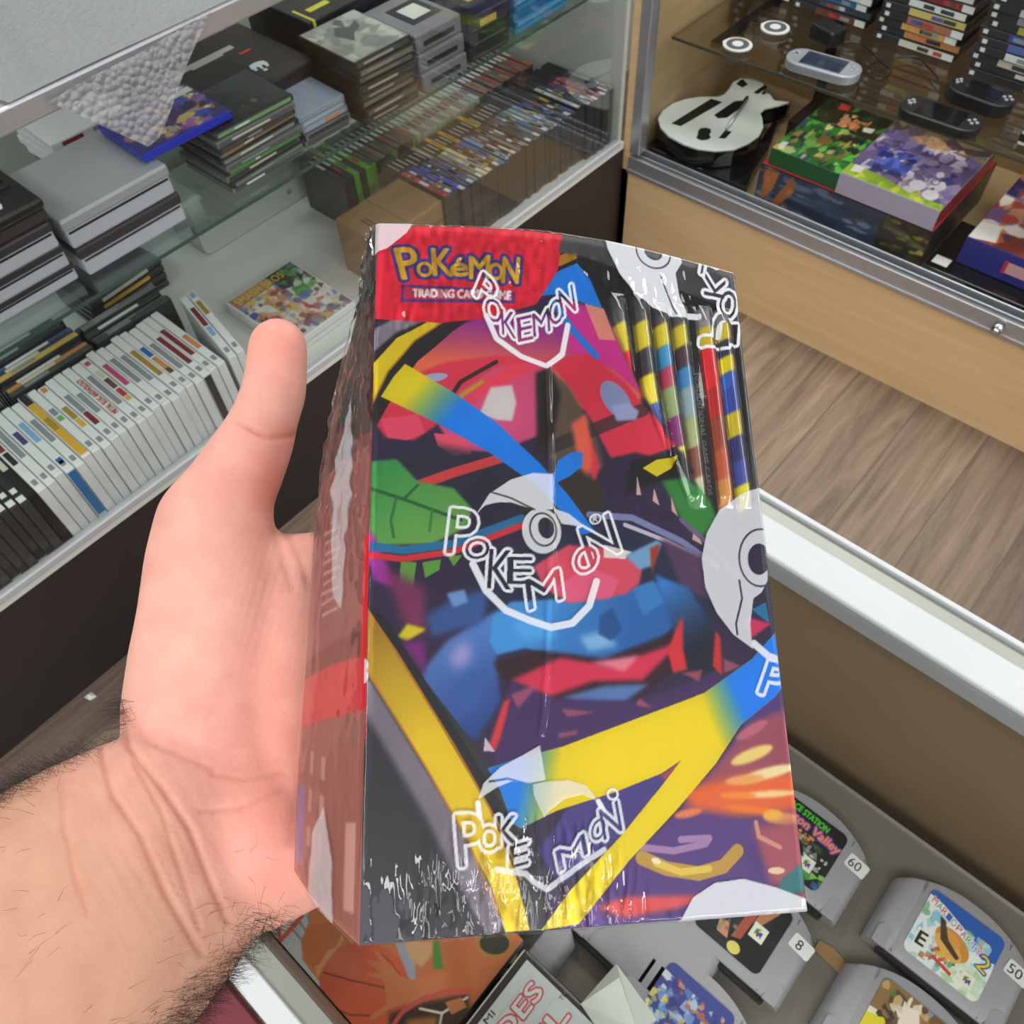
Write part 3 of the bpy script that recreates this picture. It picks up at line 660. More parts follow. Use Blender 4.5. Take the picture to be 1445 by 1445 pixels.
# bottom shelf, far back
r = thing('game_console', 'upright white console box with rounded corner against the back of the case', 'game console', (-1.61, .70, .3405)); 
o = MB().prism(rrect(0, .32, 0, .150, .022), 0, .12, mat('off_white_plastic', 'bcc3bb', .4)).build('body', r, .004); o.rotation_euler = (math.pi/2, 0, math.pi/2); o.location = (-.12, 0, 0)
MB().box(.0005, .0015, .25, .262, .03, .042, PAL['grey']).build('emblem', r)
for s_, (yy, n, cols) in enumerate(((-.02, 8, ['3c4340', '6d7570', '2f3432', '8d938c', '454b48', '5b625e', '393e3c', '757b74']), (.158, 9, ['4a5048', 'c98a4e', '384048', 'd0b25a', '3b4055', '55608a', '40403f', '71767a', '4b5150']), (.336, 5, ['4a5350', '6b716a', '3d4441', '7b807a', '474d4a']))):
    for k in range(n):
        r = thing('game_case', 'upright dark game case, %s from the front of the %s block' % (ordw(k+1), ('nearest back', 'middle back', 'far back')[s_]), 'game case', (-1.402-.0172*k, yy-(.012 if s_ == 0 else 0)+.006*math.sin(k*3), .3405), 0, 'upright cases behind the white row')
        hk = .118+.006*math.sin(k*2.1+s_); MB().box(-.0155, 0, 0, .17, 0, hk, SMOKE).build('shell', r, .0012)
        c_ = cols[k % len(cols)]
        MB().box(-.0145, -.001, .002, .168, hk-.001, hk+.0006, cmat(c_)).box(-.012, -.004, .03, .08+.02*(k % 3), hk, hk+.001, PAL[['grey', 'cream', 'white'][k % 3]]).build('spine_insert', r)
for k in range(4):
    r = thing('game_case', 'flat yellow marked case, %s from the bottom of the stack in the back corner' % ordw(k+1), 'game case', (-1.60, .40+.004*k, .3405+.0148*k), .03*k, 'yellow marked cases in the back')
    MB().box(-.14, 0, 0, .19, 0, .0142, SMOKE).build('shell', r, .0015); MB().box(-.0005, .0012, .03, .15, .003, .011, PAL[['gold', 'grey', 'yel', 'cream'][k]]).build('spine_insert', r)

# ------------------------------------------------------------------ in the right case
ZD = .2865
# guitar controller: black body with a white face plate, traced on its own plane
def gp(pts, z, ox=0, oy=0): return [tuple(at(860+x*.20761, y*.20761, z=z)[:2]-np.array((ox, oy))) for x, y in pts]
gt = thing('guitar_controller', 'toy guitar controller with white face plate and black body in the right case', 'guitar controller', (-1.0, 1.9, ZD))
zb = .370
face = [(330, 800), (345, 860), (400, 920), (500, 975), (600, 1008), (720, 1022), (850, 1012), (950, 970), (1020, 920), (1048, 860), (1040, 800), (1028, 765), (1060, 735), (1150, 715), (1225, 690), (1120, 680), (1095, 640), (1070, 630), (1050, 642), (1030, 632), (1068, 590), (1040, 560), (960, 535), (890, 532), (840, 555), (815, 600), (780, 640), (740, 655), (620, 655), (520, 670), (430, 700), (360, 750)]
Bd = gp([(x, y) for x, y in face], zb-.004, -1.0, 1.9)
cx_, cy_ = np.mean(np.array(Bd), 0)
MB().prism([(cx_+(x-cx_)*1.0, cy_+(y-cy_)*1.0) for x, y in Bd], .0315, zb-.006-ZD, BLACKG).build('body', gt, .006)
fp = MB().prism(gp(face, zb, -1.0, 1.9), zb-.006-ZD, zb-ZD, mat('white_face_plate', 'ccd2d2', .3)).build('face_plate', gt, .002)
def hole(name, pts, m=BLACK, dz=.0006):
    return MB().prism(gp(pts, zb, -1.0, 1.9), zb-.002-ZD, zb+dz-ZD, m).build(name, gt)
hole('neck_slot', [(420, 840), (485, 858), (768, 695), (690, 672)]); hole('strum_slot', [(712, 782), (738, 805), (800, 800), (905, 725), (930, 690), (950, 655), (930, 652), (905, 685), (850, 688)])
hole('button_recess', [(590, 940), (600, 915), (603, 890), (620, 872), (660, 868), (688, 880), (690, 900), (678, 915), (690, 935), (670, 950), (625, 955)])
hole('switch', [(742, 940), (788, 942), (832, 895), (785, 888)]); hole('horn_recess', [(862, 572), (890, 545), (908, 540), (940, 575), (905, 595)]); hole('neck_socket', [(980, 630), (1055, 577), (1072, 592), (1010, 640)], BLACK, .0008)
a, b_ = at(860+940*.20761, 670*.20761, z=zb+.008), at(860+795*.20761, 878*.20761, z=zb+.004)
MB().tube([Vector(a)-Vector((-1.0, 1.9, ZD)), Vector(b_)-Vector((-1.0, 1.9, ZD))], .0035, mat('brushed_aluminium', '', 0)).build('whammy_bar', gt, smooth=True)
# second, all black controller lying below / in front
bg = thing('game_controller', 'glossy black guitar shaped controller lying under the white faced one', 'guitar controller', (-1.0, 1.75, ZD))
out = [(205, 945), (222, 1040), (350, 1110), (560, 1190), (700, 1270), (820, 1308), (930, 1285), (985, 1150), (1085, 1000), (1160, 800), (1240, 690), (1150, 760), (1030, 940), (900, 1040), (700, 1060), (520, 1010), (380, 950), (320, 880)]
MB().prism([(max(x, -.112), max(y, -.036)) for x, y in gp(out, ZD+.03, -1.0, 1.75)], 0, .03, BLACKG).build('body', bg, .006)
MB().prism([(x, y+.03) for x, y in gp([(470, 1110), (560, 1150), (600, 1130), (500, 1090)], ZD+.0305, -1.0, 1.75)], .0295, .0308, BLACK).build('button_recess', bg)
# dark flat boxes behind
r = thing('game_box', 'dark flat box at the back of the right case beside the white guitar', 'game box', (-.865, 2.00, ZD)); MB().box(0, .07, 0, .2, 0, .055, mat('dark_brown_box', '2b221f', .4)).build('body', r, .002); MB().box(.01, .06, .01, .19, .0548, .0555, mat('dark_box_print', '35292a', .3)).build('cover_print', r)
# red box with a blue landscape front under two collector boxes
lf = Cv(130, 30, '2b3a58'); lf.blobs(60, ['3a4f7c', '22304c', '4a5a78', '6b7a90', '2b2f3a', '8593a0'], .04, .14, seed=61); lf.poly([(.03, .1), (.12, .05), (.10, .5), (.04, .9)], 'b4693a'); lf.poly([(.2, .0), (.1, .9), (.13, .98), (.23, .35)], 'a8603a'); lf.blobs(10, ['c08a60', '9a5a3a'], .02, .06, (0, .24, 0, 1), 5)
lf.poly([(.74, .1), (.78, 0), (1, 0), (1, 1), (.75, 1), (.73, .6)], '23231f'); lf.blobs(40, ['a08a3a', '5a5a3a', '3a3a2c', 'c0a85a', '1c1c1a'], .03, .10, (.75, 1, 0, 1), 6)
lf.text('NEW', (.26, .58), (.30, .60), (0, -.14), 'c8cdd4', .0)
rb = thing('game_box', 'wide red topped box with a blue landscape front under two collector boxes', 'game box', (-.752, 1.715, ZD), -.0)
a, yaw, w_, _ = slab((1060, 290), (1290, 378), ZD+.02)
rb.location = (-.785, 1.722, ZD); RW = .425
MB().box(0, RW, 0, .33, 0, .102, mat('dark_box_card', '2c2830', .35)).box(.002, RW-.002, .002, .328, .1015, .1026, mat('red_box_card', 'c2323c', .35)).build('body', rb, .0)
rect_art('front_print', lf, (.002, -.0007, .1005), (RW-.004, 0, 0), (0, 0, -.100), rb, ART)
# green collector box
gcv = Cv(90, 120, '3a7a34'); gcv.blobs(110, ['5cc04a', '2a5a2c', '1f2a1c', 'c8a25a', '7ad060', '8a6a3a', '3a3f6a', 'e0d0a0', '242a20'], .04, .13, (0, 1, .3, 1), 71); gcv.blobs(50, ['1b1e18', '2a2a1e', '23301e', '3a2a1e'], .06, .18, (0, 1, 0, .4), 72)
gcv.blobs(24, ['d08a62', 'c8744e', 'e0a47c'], .03, .08, (.35, .75, .12, .36), 73); gcv.poly([(.2, .02), (.34, .02), (.36, .1), (.22, .12)], 'c83a3a'); gcv.poly([(.72, .25), (.86, .22), (.87, .3), (.75, .32)], 'd8d8d0'); gcv.poly([(.04, .86), (.12, .84), (.13, .93), (.05, .95)], 'd5d5cf')
cover_box('game_box', 'collector box with green woodland cover and dark green front', 'game box', (-.772, 1.728, ZD+.1030), 0, .175, .27, .040, [mat('dark_green_card', '1f5a34', .35), mat('red_box_card', '', .3), mat('dark_green_card', '', .35)], gcv)
zc = Cv(120, 120, '6a5a8c'); zc.blobs(140, ['8a7ab0', '4a3f7a', 'b8a8d0', 'd8cfe0', '7a6a9a', '3a3a78', 'e8e0ea', 'a090b0'], .04, .13, (0, 1, .1, 1), 81); zc.blobs(40, ['5a4a52', '7a6a5a', '8a7a60', '4a3a42', '6a6a4a'], .06, .16, (0, 1, 0, .25), 82)
zc.blobs(14, ['c9a080', 'b88a68', 'd8b090'], .04, .09, (.25, .8, .12, .3), 83); zc.blobs(26, ['3a4aa8', '5a6ac8', '2a2f78'], .04, .12, (.12, .5, .45, .8), 84); zc.poly([(.0, .84), (.35, .86), (.7, .94), (.98, .92), (1, 1), (0, 1)], '9ab83a'); zc.blobs(18, ['b8d04a', '7fa030', 'd8d84a'], .03, .08, (.1, .98, .86, 1), 85)
for c_ in ((.66, .80), (.82, .86)): zc.poly(zc.ell(c_, (.075, .07)), 'ece4ee')
zc.text('Re:ZERO', (.38, .62), (.80, .74), (.02, -.09), '4a4a52'); zc.poly([(.05, .84), (.15, .83), (.16, .92), (.06, .94)], 'e4e2dc')
cover_box('game_box', 'collector box with purple cover, lilac front and dark red side', 'game box', (-.596, 1.7225, ZD+.1030), .0, .232, .285, .050, [mat('lilac_card', 'b5abc2', .4), mat('maroon_card', '8a2632', .35), mat('lilac_card', '', .4)], zc)
# blue collector box on black cases, right edge
dc = Cv(90, 100, '8a3a30'); dc.blobs(110, ['b8503a', 'd08a5a', '6a2a28', 'e0d8d8', '3a3a7a', 'c8a080', 'a83a34', '5a5a9a'], .05, .15, seed=91); dc.blobs(30, ['d8dae6', '3a3a80', '22225a'], .06, .16, (0, 1, 0, .35), 92); dc.text('DISGAEA', (.0, .52), (.66, .56), (.03, -.10), 'e6e0e4', .0); dc.text('PHANTOM KINGS', (.22, .84), (.98, .86), (.02, -.11), 'ecdfe2', .0)
dc.text('KINGS', (.36, .82), (.86, .84), (.05, -.14), 'ecdfe4'); dc.poly([(0, .78), (.16, .74), (.2, .95), (.02, 1), (0, 1)], 'e6e3e0')
r = thing('game_case', 'flat black game case under the blue collector box', 'game case', (-.352, 1.715, ZD)); MB().box(0, .30, 0, .20, 0, .028, BLACKG).build('shell', r, .002); MB().box(.01, .045, .02, .05, .0275, .0286, PAL['white']).build('rating_label', r); MB().box(.004, .10, -.0012, .001, .008, .024, cmat('4a4644')).build('spine_insert', r)
r = thing('game_case', 'flat black game case with grey spine, right of the one under the blue box', 'game case', (-.065, 1.705, ZD)); MB().box(0, .19, 0, .25, 0, .028, BLACK).build('shell', r, .002); MB().box(-.0012, .05, -.0012, .001, .004, .018, cmat('b8bcb8')).build('spine_insert', r)
cover_box('game_box', 'collector box with blue front and a fiery red cover at the right edge', 'game box', (-.300, 1.765, ZD+.0292), 0, .28, .30, .066, [mat('royal_blue_card', '2c2f8a', .35), mat('royal_blue_card', '', .35), mat('royal_blue_card', '', .35)], dc)
r = thing('price_label', 'pink and white price label stuck on the blue collector box', 'price label', (-.200, 1.7638, ZD+.05)); MB().box(0, .052, -.0006, 0, 0, .026, cmat('d8a7a8')).build('paper', r); MB().box(-.008, 0, -.0006, 0, -.002, .028, cmat('c03a44')).build('red_tab', r)
r = thing('game_case', 'black and white case standing at the right edge on the glass shelf', 'game case', (-.30, 1.80, .5795)); MB().box(0, .2, 0, .13, 0, .028, BLACK).build('shell', r, .002); MB().box(.002, .2, -.0012, .001, .022, .027, cmat('d0d2d0')).box(.002, .2, -.0012, .001, .001, .006, cmat('d0d2d0')).build('spine_insert', r)

# white game discs in shells, hand held consoles, charger on the glass shelf
ZS = .5795
for k, (p, lab) in enumerate((((1041, 62), 'small white disc in an open shell, the nearer of two on the glass shelf'), ((1094, 38), 'small white disc in an open shell, the farther of two on the glass shelf'))):
    c_ = at(*p, z=ZS+.004); r = thing('game_disc', lab, 'game disc', (c_[0], c_[1], ZS), .2-.1*k, 'small discs on the glass shelf')
    MB().prism([(x, y) for x, y in [(-.036, 0)]+[(.034*math.cos(q)-.0, .032*math.sin(q)) for q in np.linspace(2.6, -2.6, 24)]+[(-.036, 0)]][:-1]+[], 0, .004, mat('white_disc_shell', 'd8d9da', .3)).build('shell', r, .001)
    MB().cyl((0, 0), .026, .0038, .0046, mat('disc_grey', '7d828e', .15, .6)).build('disc', r); MB().cyl((0, 0), .0125, .0044, .0052, mat('white_disc_shell', '', 0)).build('hub', r)
def handheld(label, A, B, z, body, face, d=.075):
    a, yaw, w_, _ = slab(A, B, z); r = thing('handheld_console', label, 'handheld console', (a[0], a[1], ZS), yaw, 'hand held consoles on the glass shelf')
    w_ = min(w_, .19)
    MB().prism(rrect(0, w_, 0, d, d*.46, 8), .0, z-ZS, body).build('body', r, .003)
    MB().box(w_*.22, w_*.78, d*.12, d*.88, z-ZS-.001, z-ZS+.0006, face).build('screen', r)
    b = MB()
    for q in range(4): b.cyl((w_*.88+.008*math.cos(q*1.571), d*.55+.008*math.sin(q*1.571)), .0036, z-ZS, z-ZS+.0018, mat('grey_buttons', '9a9ca2', .3), 10)
    b.build('buttons', r); b = MB().box(w_*.06, w_*.16, d*.51, d*.59, z-ZS, z-ZS+.0018, mat('grey_buttons', '', 0)).box(w_*.09, w_*.13, d*.4, d*.7, z-ZS, z-ZS+.0018, mat('grey_buttons', '', 0)); b.build('direction_pad', r)
    return r
r = handheld('silver and blue hand held console on the glass shelf', (1102, 84), (1205, 113), ZS+.02, mat('silver_rim', 'b4b8c2', .25, .5), mat('dark_blue_screen', '2c3446', .08))
handheld('black hand held console with charging cable near the shelf edge', (1262, 152), (1375, 190), ZS+.02, BLACK, BLACKG)
handheld('black hand held console with a silver rim in front of the right hand stack', (1330, 122), (1420, 155), ZS+.028, BLACK, BLACKG).children[0].modifiers
ch = thing('power_adapter', 'black power adapter with a thin cable behind the silver hand held', 'power adapter', (*at(1165, 58, z=ZS)[:2], ZS), -.3)
MB().box(-.035, .035, -.025, .025, 0, .035, BLACK).build('body', ch, .006)
pts = [(1180, 60), (1215, 62), (1240, 85), (1258, 100), (1240, 112), (1222, 98), (1245, 85), (1290, 80), (1310, 95), (1330, 118)]
cp = [Vector(at(*p, z=ZS+.003)) for p in pts]; 
sm_ = []
for i in range(len(cp)-1):
    for k in range(6):
        t = k/6; p0, p1, p2, p3 = cp[max(i-1, 0)], cp[i], cp[i+1], cp[min(i+2, len(cp)-1)]
        sm_.append(.5*((2*p1)+(-p0+p2)*t+(2*p0-5*p1+4*p2-p3)*t*t+(-p0+3*p1-3*p2+p3)*t**3))
MI = Matrix.Translation((*at(1165, 58, z=ZS)[:2], ZS)) @ Matrix.Rotation(-.3, 4, 'Z')
cab = MB().tube([MI.inverted() @ p for p in sm_], .0022, BLACK, 6).build('cable', ch, smooth=True)
# stacks of game cases at the back
cols = dict(A=['6a3a30', '3f4a5a', '2f66a4', 'c9cbd0', '8a3a3c', '2a3f80', '2f57a0', 'd5d3d0', '1e1e22', 'd8d4cc', 'c8c4bc', '8a8f96', '3a3f44'],
            B=['d0ccc0', 'c8824a', 'd3a05a', 'a86a58', 'c9b56a', 'd5d8dc', '7a2a2e', 'd9d9d9', 'd3c83a', 'c8452e', '2a2a2e', '8aa08a', '9aa59a'],
            C=['27272a', '35353a', 'c8b4a8', 'd8dade', '5a67a8', '3a469a', 'a8a048', '8a8f9c', 'b8bcc4', '7a8a9a', '4a4c52', '3c3e44', '5a5c60'],
            D=['4a3a34', '6a5a50', 'c8c4bc', 'b4b0a8', '8a5a4a', 'c9c6c0'])
dn = dict(A='stack behind the power adapter', B='third stack from the left', C='far right stack in the case', D='short stack behind the white discs')
for key, xx, yy, n in (('D', -1.108, 2.06, 6), ('A', -.945, 2.045, 13), ('B', -.722, 2.02, 13), ('C', -.492, 1.99, 13)):
    for k in range(n):
        c_ = cols[key][k]; ww = .192 if key != 'D' else .150
        r = thing('game_case', '%s game case, %s from the bottom of the %s' % (colname(c_), ordw(k+1), dn[key]), 'game case', (xx+.006*math.sin(k*2.3), yy+.004*math.sin(k*1.3), ZS+.0166*k), .02*math.sin(k*1.9)-.02, 'game cases stacked at the back of the right case')
        MB().box(0, ww, 0, .135, 0, .0160, SMOKE).build('shell', r, .0012)
        s = MB().box(.003, ww*.33, -.0012, .001, .0015, .0145, cmat('2c2d30')).box(ww*.33, ww-.003, -.0012, .001, .0015, .0145, cmat(c_)).box(.010, .020, -.0016, .001, .004, .012, PAL['white'])
        g2 = np.random.default_rng(k*7+len(key)+int(xx*-100))
        for q in range(2):
            u = .36+.4*g2.random(); s.box(ww*u, ww*(u+.1+.12*g2.random()), -.0016, .001, .004, .012, cmat(['3a3c44', 'b0433c', '8a8f96', '4a5fa0', 'd8d8d8'][g2.integers(5)]))
        s.build('spine_insert', r)
        if k % 3 != 1: MB().box(ww*.86, ww*.99, -.0022, -.001, .002, .015, PAL['white']).build('price_sticker', r)

# ------------------------------------------------------------------ inside the near counter
ZN = .7455
def cart(label, tl, art, price=None, tr=False, dark=False):
    """game cartridge lying label up; tl = pixel of its label's top left (or top right) corner"""
    c_ = at(*tl, z=ZN+.0195); LW, LH = .063, .060
    x0 = c_[0]+(-LW/2 if tr else LW/2); y1 = c_[1]; yb = y1-LH-.009
    r = thing('game_cartridge', label, 'game cartridge', (x0, yb, ZN), 0, 'grey cartridges in the near counter')
    hw, hy = .0580, .0755; n = 40; xs = [-hw+2*hw*i/n for i in range(n+1)]; top = []; bot = []; fs = []; vs = []
    ys = [0, .004, .03, .06, 1]
    def zp(x):
        e = hw-abs(x); q = .012
        z = .0190-(0 if e > q else q-math.sqrt(max(q*q-(q-e)**2, 0)))*.95
        return z-(.0012 if abs(abs(x)-.0365) < .0012 else 0)
    def yt(x): return hy+.0045-.021*(abs(x)/hw)**2.2
    m = len(ys)
    for x in xs:
        for k, y_ in enumerate(ys):
            yy = yt(x) if k == m-1 else y_
            vs.append((x, yy, zp(x)-(.0025 if k in (0, m-1) else 0)))
        for k, y_ in enumerate(ys): vs.append((x, yt(x) if k == m-1 else y_, 0))
    s_ = 2*m
    for i in range(n):
        a = i*s_; b_ = a+s_
        for k in range(m-1): fs += [(a+k, b_+k, b_+k+1, a+k+1), (a+m+k+1, b_+m+k+1, b_+m+k, a+m+k)]
        fs += [(a, a+m, b_+m, b_), (a+m-1, b_+m-1, b_+2*m-1, a+2*m-1)]
    for a in (0, n*s_):
        for k in range(m-1): fs.append((a+k, a+k+1, a+m+k+1, a+m+k) if a == 0 else (a+k+1, a+k, a+m+k, a+m+k+1))
    o = MB().add(vs, fs, GPLA).build('shell', r, smooth=True)
    e = o.modifiers.new('edge', 'EDGE_SPLIT'); e.split_angle = math.radians(35)
    b = MB(); dg_ = mat('groove_shadow_grey', '6b6a70', .6)
    for s in (-1, 1):
        x = s*.0365; b.box(x-.0004, x+.0004, .001, yt(x)-.002, .0176, .0180, dg_)
    b.build('groove', r)
    for s in (-1, 1):
        x = s*.0475; q = MB().prism([(x-.006, -.001), (x+.006, -.001), (x+.006, .014), (x+.003, .018), (x-.003, .018), (x-.006, .014)], .0150, .0192, GPLA); q.build('grip_tab', r, .001)
    MB().box(-.045, .045, -.004, .001, .004, .014, BLACK).build('connector', r)
    if art is not None:
        # label with rounded corners
        cv = art; a = np.ones((cv.h, cv.w))
        def pos(U, V):
            X = (U-.5)*LW; Y = .009+(1-V)*LH
            # pull the corners in to round them
            rr = .006; ax = np.maximum(np.abs(X)-(LW/2-rr), 0); ay = np.maximum(np.abs(Y-.009-LH/2)-(LH/2-rr), 0); L = np.hypot(ax, ay); f_ = np.where(L > rr, rr/np.maximum(L, 1e-9), 1)
            X = np.sign(X)*(np.minimum(np.abs(X), LW/2-rr)+ax*f_); Y2 = np.sign(Y-.009-LH/2)*(np.minimum(np.abs(Y-.009-LH/2), LH/2-rr)+ay*f_)+.009+LH/2
            return np.stack([X, Y2, np.full_like(X, .0197)], -1)
        grid_art('label_print', cv, pos, r, ART, smooth=False)
    if price:
        pr = MB().prism(rrect(-.0095, .0095, -.0065, .0065, .002), 0, .0004, cmat('d9dadc')).build('price_sticker', r); pr['label'] = 'white sticker with handwritten %s' % price
        pr.location = (.0475, .052, .0193); pr.rotation_euler = (0, .0, -.12)
        T_, mn, mx = text_tris(price); tb = MB(); k = .0085/.72; wd = (mx[0]-mn[0])*k
        for tr_ in T_: tb.add([((q[0]-mn[0])*k-wd/2, q[1]*k-.0042, .0006) for q in tr_], [(0, 1, 2)], cmat('26262a'))
        t_ = tb.build('handwriting', pr); t_.location = (-.002, 0, 0); t_.rotation_euler = (0, 0, .08)
    return r
def n64mark(cv, x, y, s):
    cv.poly([(x-s, y-s*1.1), (x+s, y-s*1.1), (x+s, y+s*1.1), (x-s, y+s*1.1)], 'e3e0d2')
    cv.poly([(x-s*.5, y-s*.4), (x-.1*s, y-s*.5), (x, y), (x-s*.5, y+s*.5)], '4a8a4a'); cv.poly([(x+.5*s, y-s*.3), (x+s*.1, y-s*.2), (x, y+s*.1), (x+.5*s, y+s*.6)], '3a4a9a'); cv.poly([(x-.25*s, y-.6*s), (x+.25*s, y-.6*s), (x, y-.2*s)], 'c8a03a'); cv.poly([(x-.2*s, y-.1*s), (x+.2*s, y+.0*s), (x+.1*s, y+.6*s), (x-.2*s, y+.5*s)], '7a3a6a')
# two: party game label, lettering kept, mascot replaced by plain shapes
mp = Cv(160, 155, 'dfe3e6'); mp.poly([(0, 0), (1, 0), (1, .5), (.8, .42), (.5, .22), (.2, .12), (0, .1)], '2a5ab0')
mp.blobs(70, ['dfe8ea', 'c8dfe0', 'b0d0c8', '7fb08a', 'd8e6ea', 'c8b48a', '8ac0d8'], .05, .14, (0, 1, .2, 1), 101)
mp.blobs(40, ['e4e8d8', 'd0dcc0', 'a8c890', 'c0d8c8'], .05, .13, (.5, 1, .6, 1), 102); mp.blobs(16, ['b8503a', 'c8643a', '5a9a4a'], .03, .07, (.2, .6, .72, .95), 103)
mp.poly(mp.ell((.48, .52), (.24, .17), 20), 'c98a3a'); mp.poly(mp.ell((.46, .60), (.20, .12), 20), 'e0a85a'); mp.poly(mp.ell((.45, .47), (.13, .09), 20), 'd8954a'); mp.poly([(.22, .28), (.30, .30), (.42, .5), (.62, .62), (.60, .68), (.34, .56)], '4a3424')
mp.blobs(10, ['5a3a80', 'd8b04a', 'c8563a', '6a3a2a'], .03, .06, (.3, .66, .66, .78), 104)
x = .05
for ch_, c_ in zip('MARIOPARTY', ['c83a34', '3a9a4a', 'c83a34', '3a5ab8', '3a9a4a', 'c83a34', '8a4aa0', '3a9a4a', '3a5ab8', 'c83a8a']):
    yb = .17+x*.33; m_ = mp.tmask(ch_, (x, yb), (x+.066, yb+.02), (.01, -.10)); mp.put(mp.dil(m_, 2), 'e8dfe8'); mp.put(m_, c_); x += .075 if ch_ != 'O' else .085
m_ = mp.tmask('2', (.80, .56), (.94, .60), (.03, -.22)); mp.put(mp.dil(m_, 3), '3a4a8a'); mp.put(m_, 'e0c83a')
mp.poly([(.06, .60), (.24, .58), (.26, .86), (.08, .88)], 'e4e4de'); mp.text('E', (.10, .82), (.21, .81), (0, -.20), '202024', grow=1)
mp.poly([(.34, .80), (.62, .86), (.62, .91), (.34, .85)], 'c83a44'); n64mark(mp, .80, .80, .085)
cart('grey cartridge with a bright party game label and large yellow 2', (1318, 1253), mp, '50')
gv = Cv(150, 145, '17181a'); gv.blobs(60, ['d8dcd8', '9aa8a0', '6aa86a', '4a7a4a', 'b8c0c8', '3a4a3a'], .05, .13, (0, .8, .4, .9), 111); gv.blobs(30, ['4a9a3a', '6ab84a', '8ac85a', '3a6aa8'], .05, .12, (0, 1, .72, 1), 112); gv.blobs(10, ['c86a3a', 'd8a04a', '8a3a2a'], .03, .07, (.4, .65, .35, .5), 113); gv.blobs(10, ['e8e8e8', 'c8ccd0'], .02, .05, (.6, .95, .5, .8), 114)
gv.put(gv.dil(gv.tmask('SPACE STATION', (.03, .13), (.72, .16), (.01, -.10)), 1), '1c3a1c'); gv.text('SPACE STATION', (.03, .13), (.72, .16), (.01, -.10), '4ab83a', grow=1)
m_ = gv.tmask('Silicon Valley', (.04, .28), (.97, .33), (.02, -.13)); m_ = gv.dil(m_, 1); gv.put(gv.dil(m_, 3), '7a3aa0'); gv.put(m_, 'e08a5a'); n64mark(gv, .72, .72, .09)
cart('grey cartridge with a black and green label and a price of 60', (1199, 1183), gv, '60', tr=True)
kv = Cv(150, 140, '1b1b1d'); kv.blobs(30, ['2a2a2e', '26282c', '303034'], .08, .2, seed=121); kv.poly([(.42, .10), (.58, .05), (.62, .3), (.60, .75), (.48, .8), (.5, .45)], 'a8503e'); kv.poly([(.36, .3), (.5, .2), (.52, .36), (.38, .5)], '8d9296'); kv.poly([(.66, .1), (.78, .02), (.84, .12), (.72, .42), (.62, .46)], 'b47a5a'); kv.poly(kv.ell((.55, .12), (.10, .09)), 'b06a52'); kv.poly([(.25, .7), (.38, .66), (.46, .86), (.3, .86)], 'c88a6a'); kv.blobs(14, ['6a6a5a', '8a8a7a', 'b4a890'], .02, .06, (.28, .56, .62, .85), 122)
kv.poly(kv.ell((.58, .90), (.09, .08)), 'd8c86a'); kv.poly([(.03, .25), (.22, .24), (.22, .62), (.04, .62)], 'd5d0a8'); kv.text('T', (.06, .54), (.19, .54), (0, -.20), '26261f', grow=2); n64mark(kv, .74, .52, .10)
cart('grey cartridge with a black fighting game label and a price of 8', (1122, 1293), kv, '8', tr=True)
dv = Cv(150, 140, '8a6a40'); dv.blobs(90, ['c8a878', 'd8c8b0', '5a3a2a', '3a2a24', 'e8dfd0', 'a8783a', '6a8ab8', '4a7a3a'], .05, .15, seed=131); dv.poly([(0, .55), (.22, .45), (.26, .62), (.2, 1), (0, 1)], 'd8c82a'); dv.poly([(.32, .16), (.5, .1), (.62, .35), (.55, .8), (.4, .7)], 'e6d9cc'); dv.blobs(8, ['2a2a2a', '3a3030'], .03, .06, (.1, .3, .3, .5), 133)
cart('grey cartridge with a tan and yellow label below the party game one', (1250, 1377), dv)
pv = Cv(150, 140, '3f478c'); pv.blobs(80, ['6a8ac8', '8aa8d8', '4a5aa8', 'c8a85a', 'd8d8e0', '5a7ab8', '3a3a78', 'a8c0d8'], .05, .14, (0, 1, .15, 1), 141); pv.blobs(16, ['c8745a', 'd89a7a', 'b0604a'], .03, .06, (.2, .9, .12, .36), 142); pv.blobs(18, ['d8c86a', 'e8d88a', '7ab0d8'], .04, .09, (0, .4, .4, .9), 143)
cart('grey cartridge with a deep blue picture label in the front row', (948, 1354), pv)
bv = Cv(60, 60, '3a3a3e'); bv.poly(bv.ell((.80, .86), (.13, .11)), 'd8d08a'); bv.blobs(8, ['4a4a50', '2a2a2e'], .1, .2, (0, 1, 0, .7), 151)
cart('grey cartridge with black label and yellow seal, behind the silver title box', (788, 1288), bv, tr=True)
cart('plain grey cartridge between the black labelled ones behind the held box', (905, 1240), None)
r = thing('cardboard_scrap', 'torn brown cardboard strip between the grey cartridges', 'cardboard', (.100, .228, ZN)); MB().prism([(0, 0), (.03, -.003), (.055, .002), (.06, .010), (.03, .008), (.012, .012), (0, .009)], 0, .002, CARD).build('strip', r)
# folded white price card
pc = thing('price_card', 'folded white price card standing in front of the blue labelled cartridge', 'price card', (-.022, .062, .8055))
MB().add([(0, 0, 0), (.045, -.01, 0), (.05, .03, .0), (.004, .04, 0), (.012, .03, .030), (.042, .012, .026)], [(0, 1, 5, 4), (3, 4, 5, 2), (0, 4, 3), (1, 2, 5)], cmat('dfe5de')).build('card', pc)
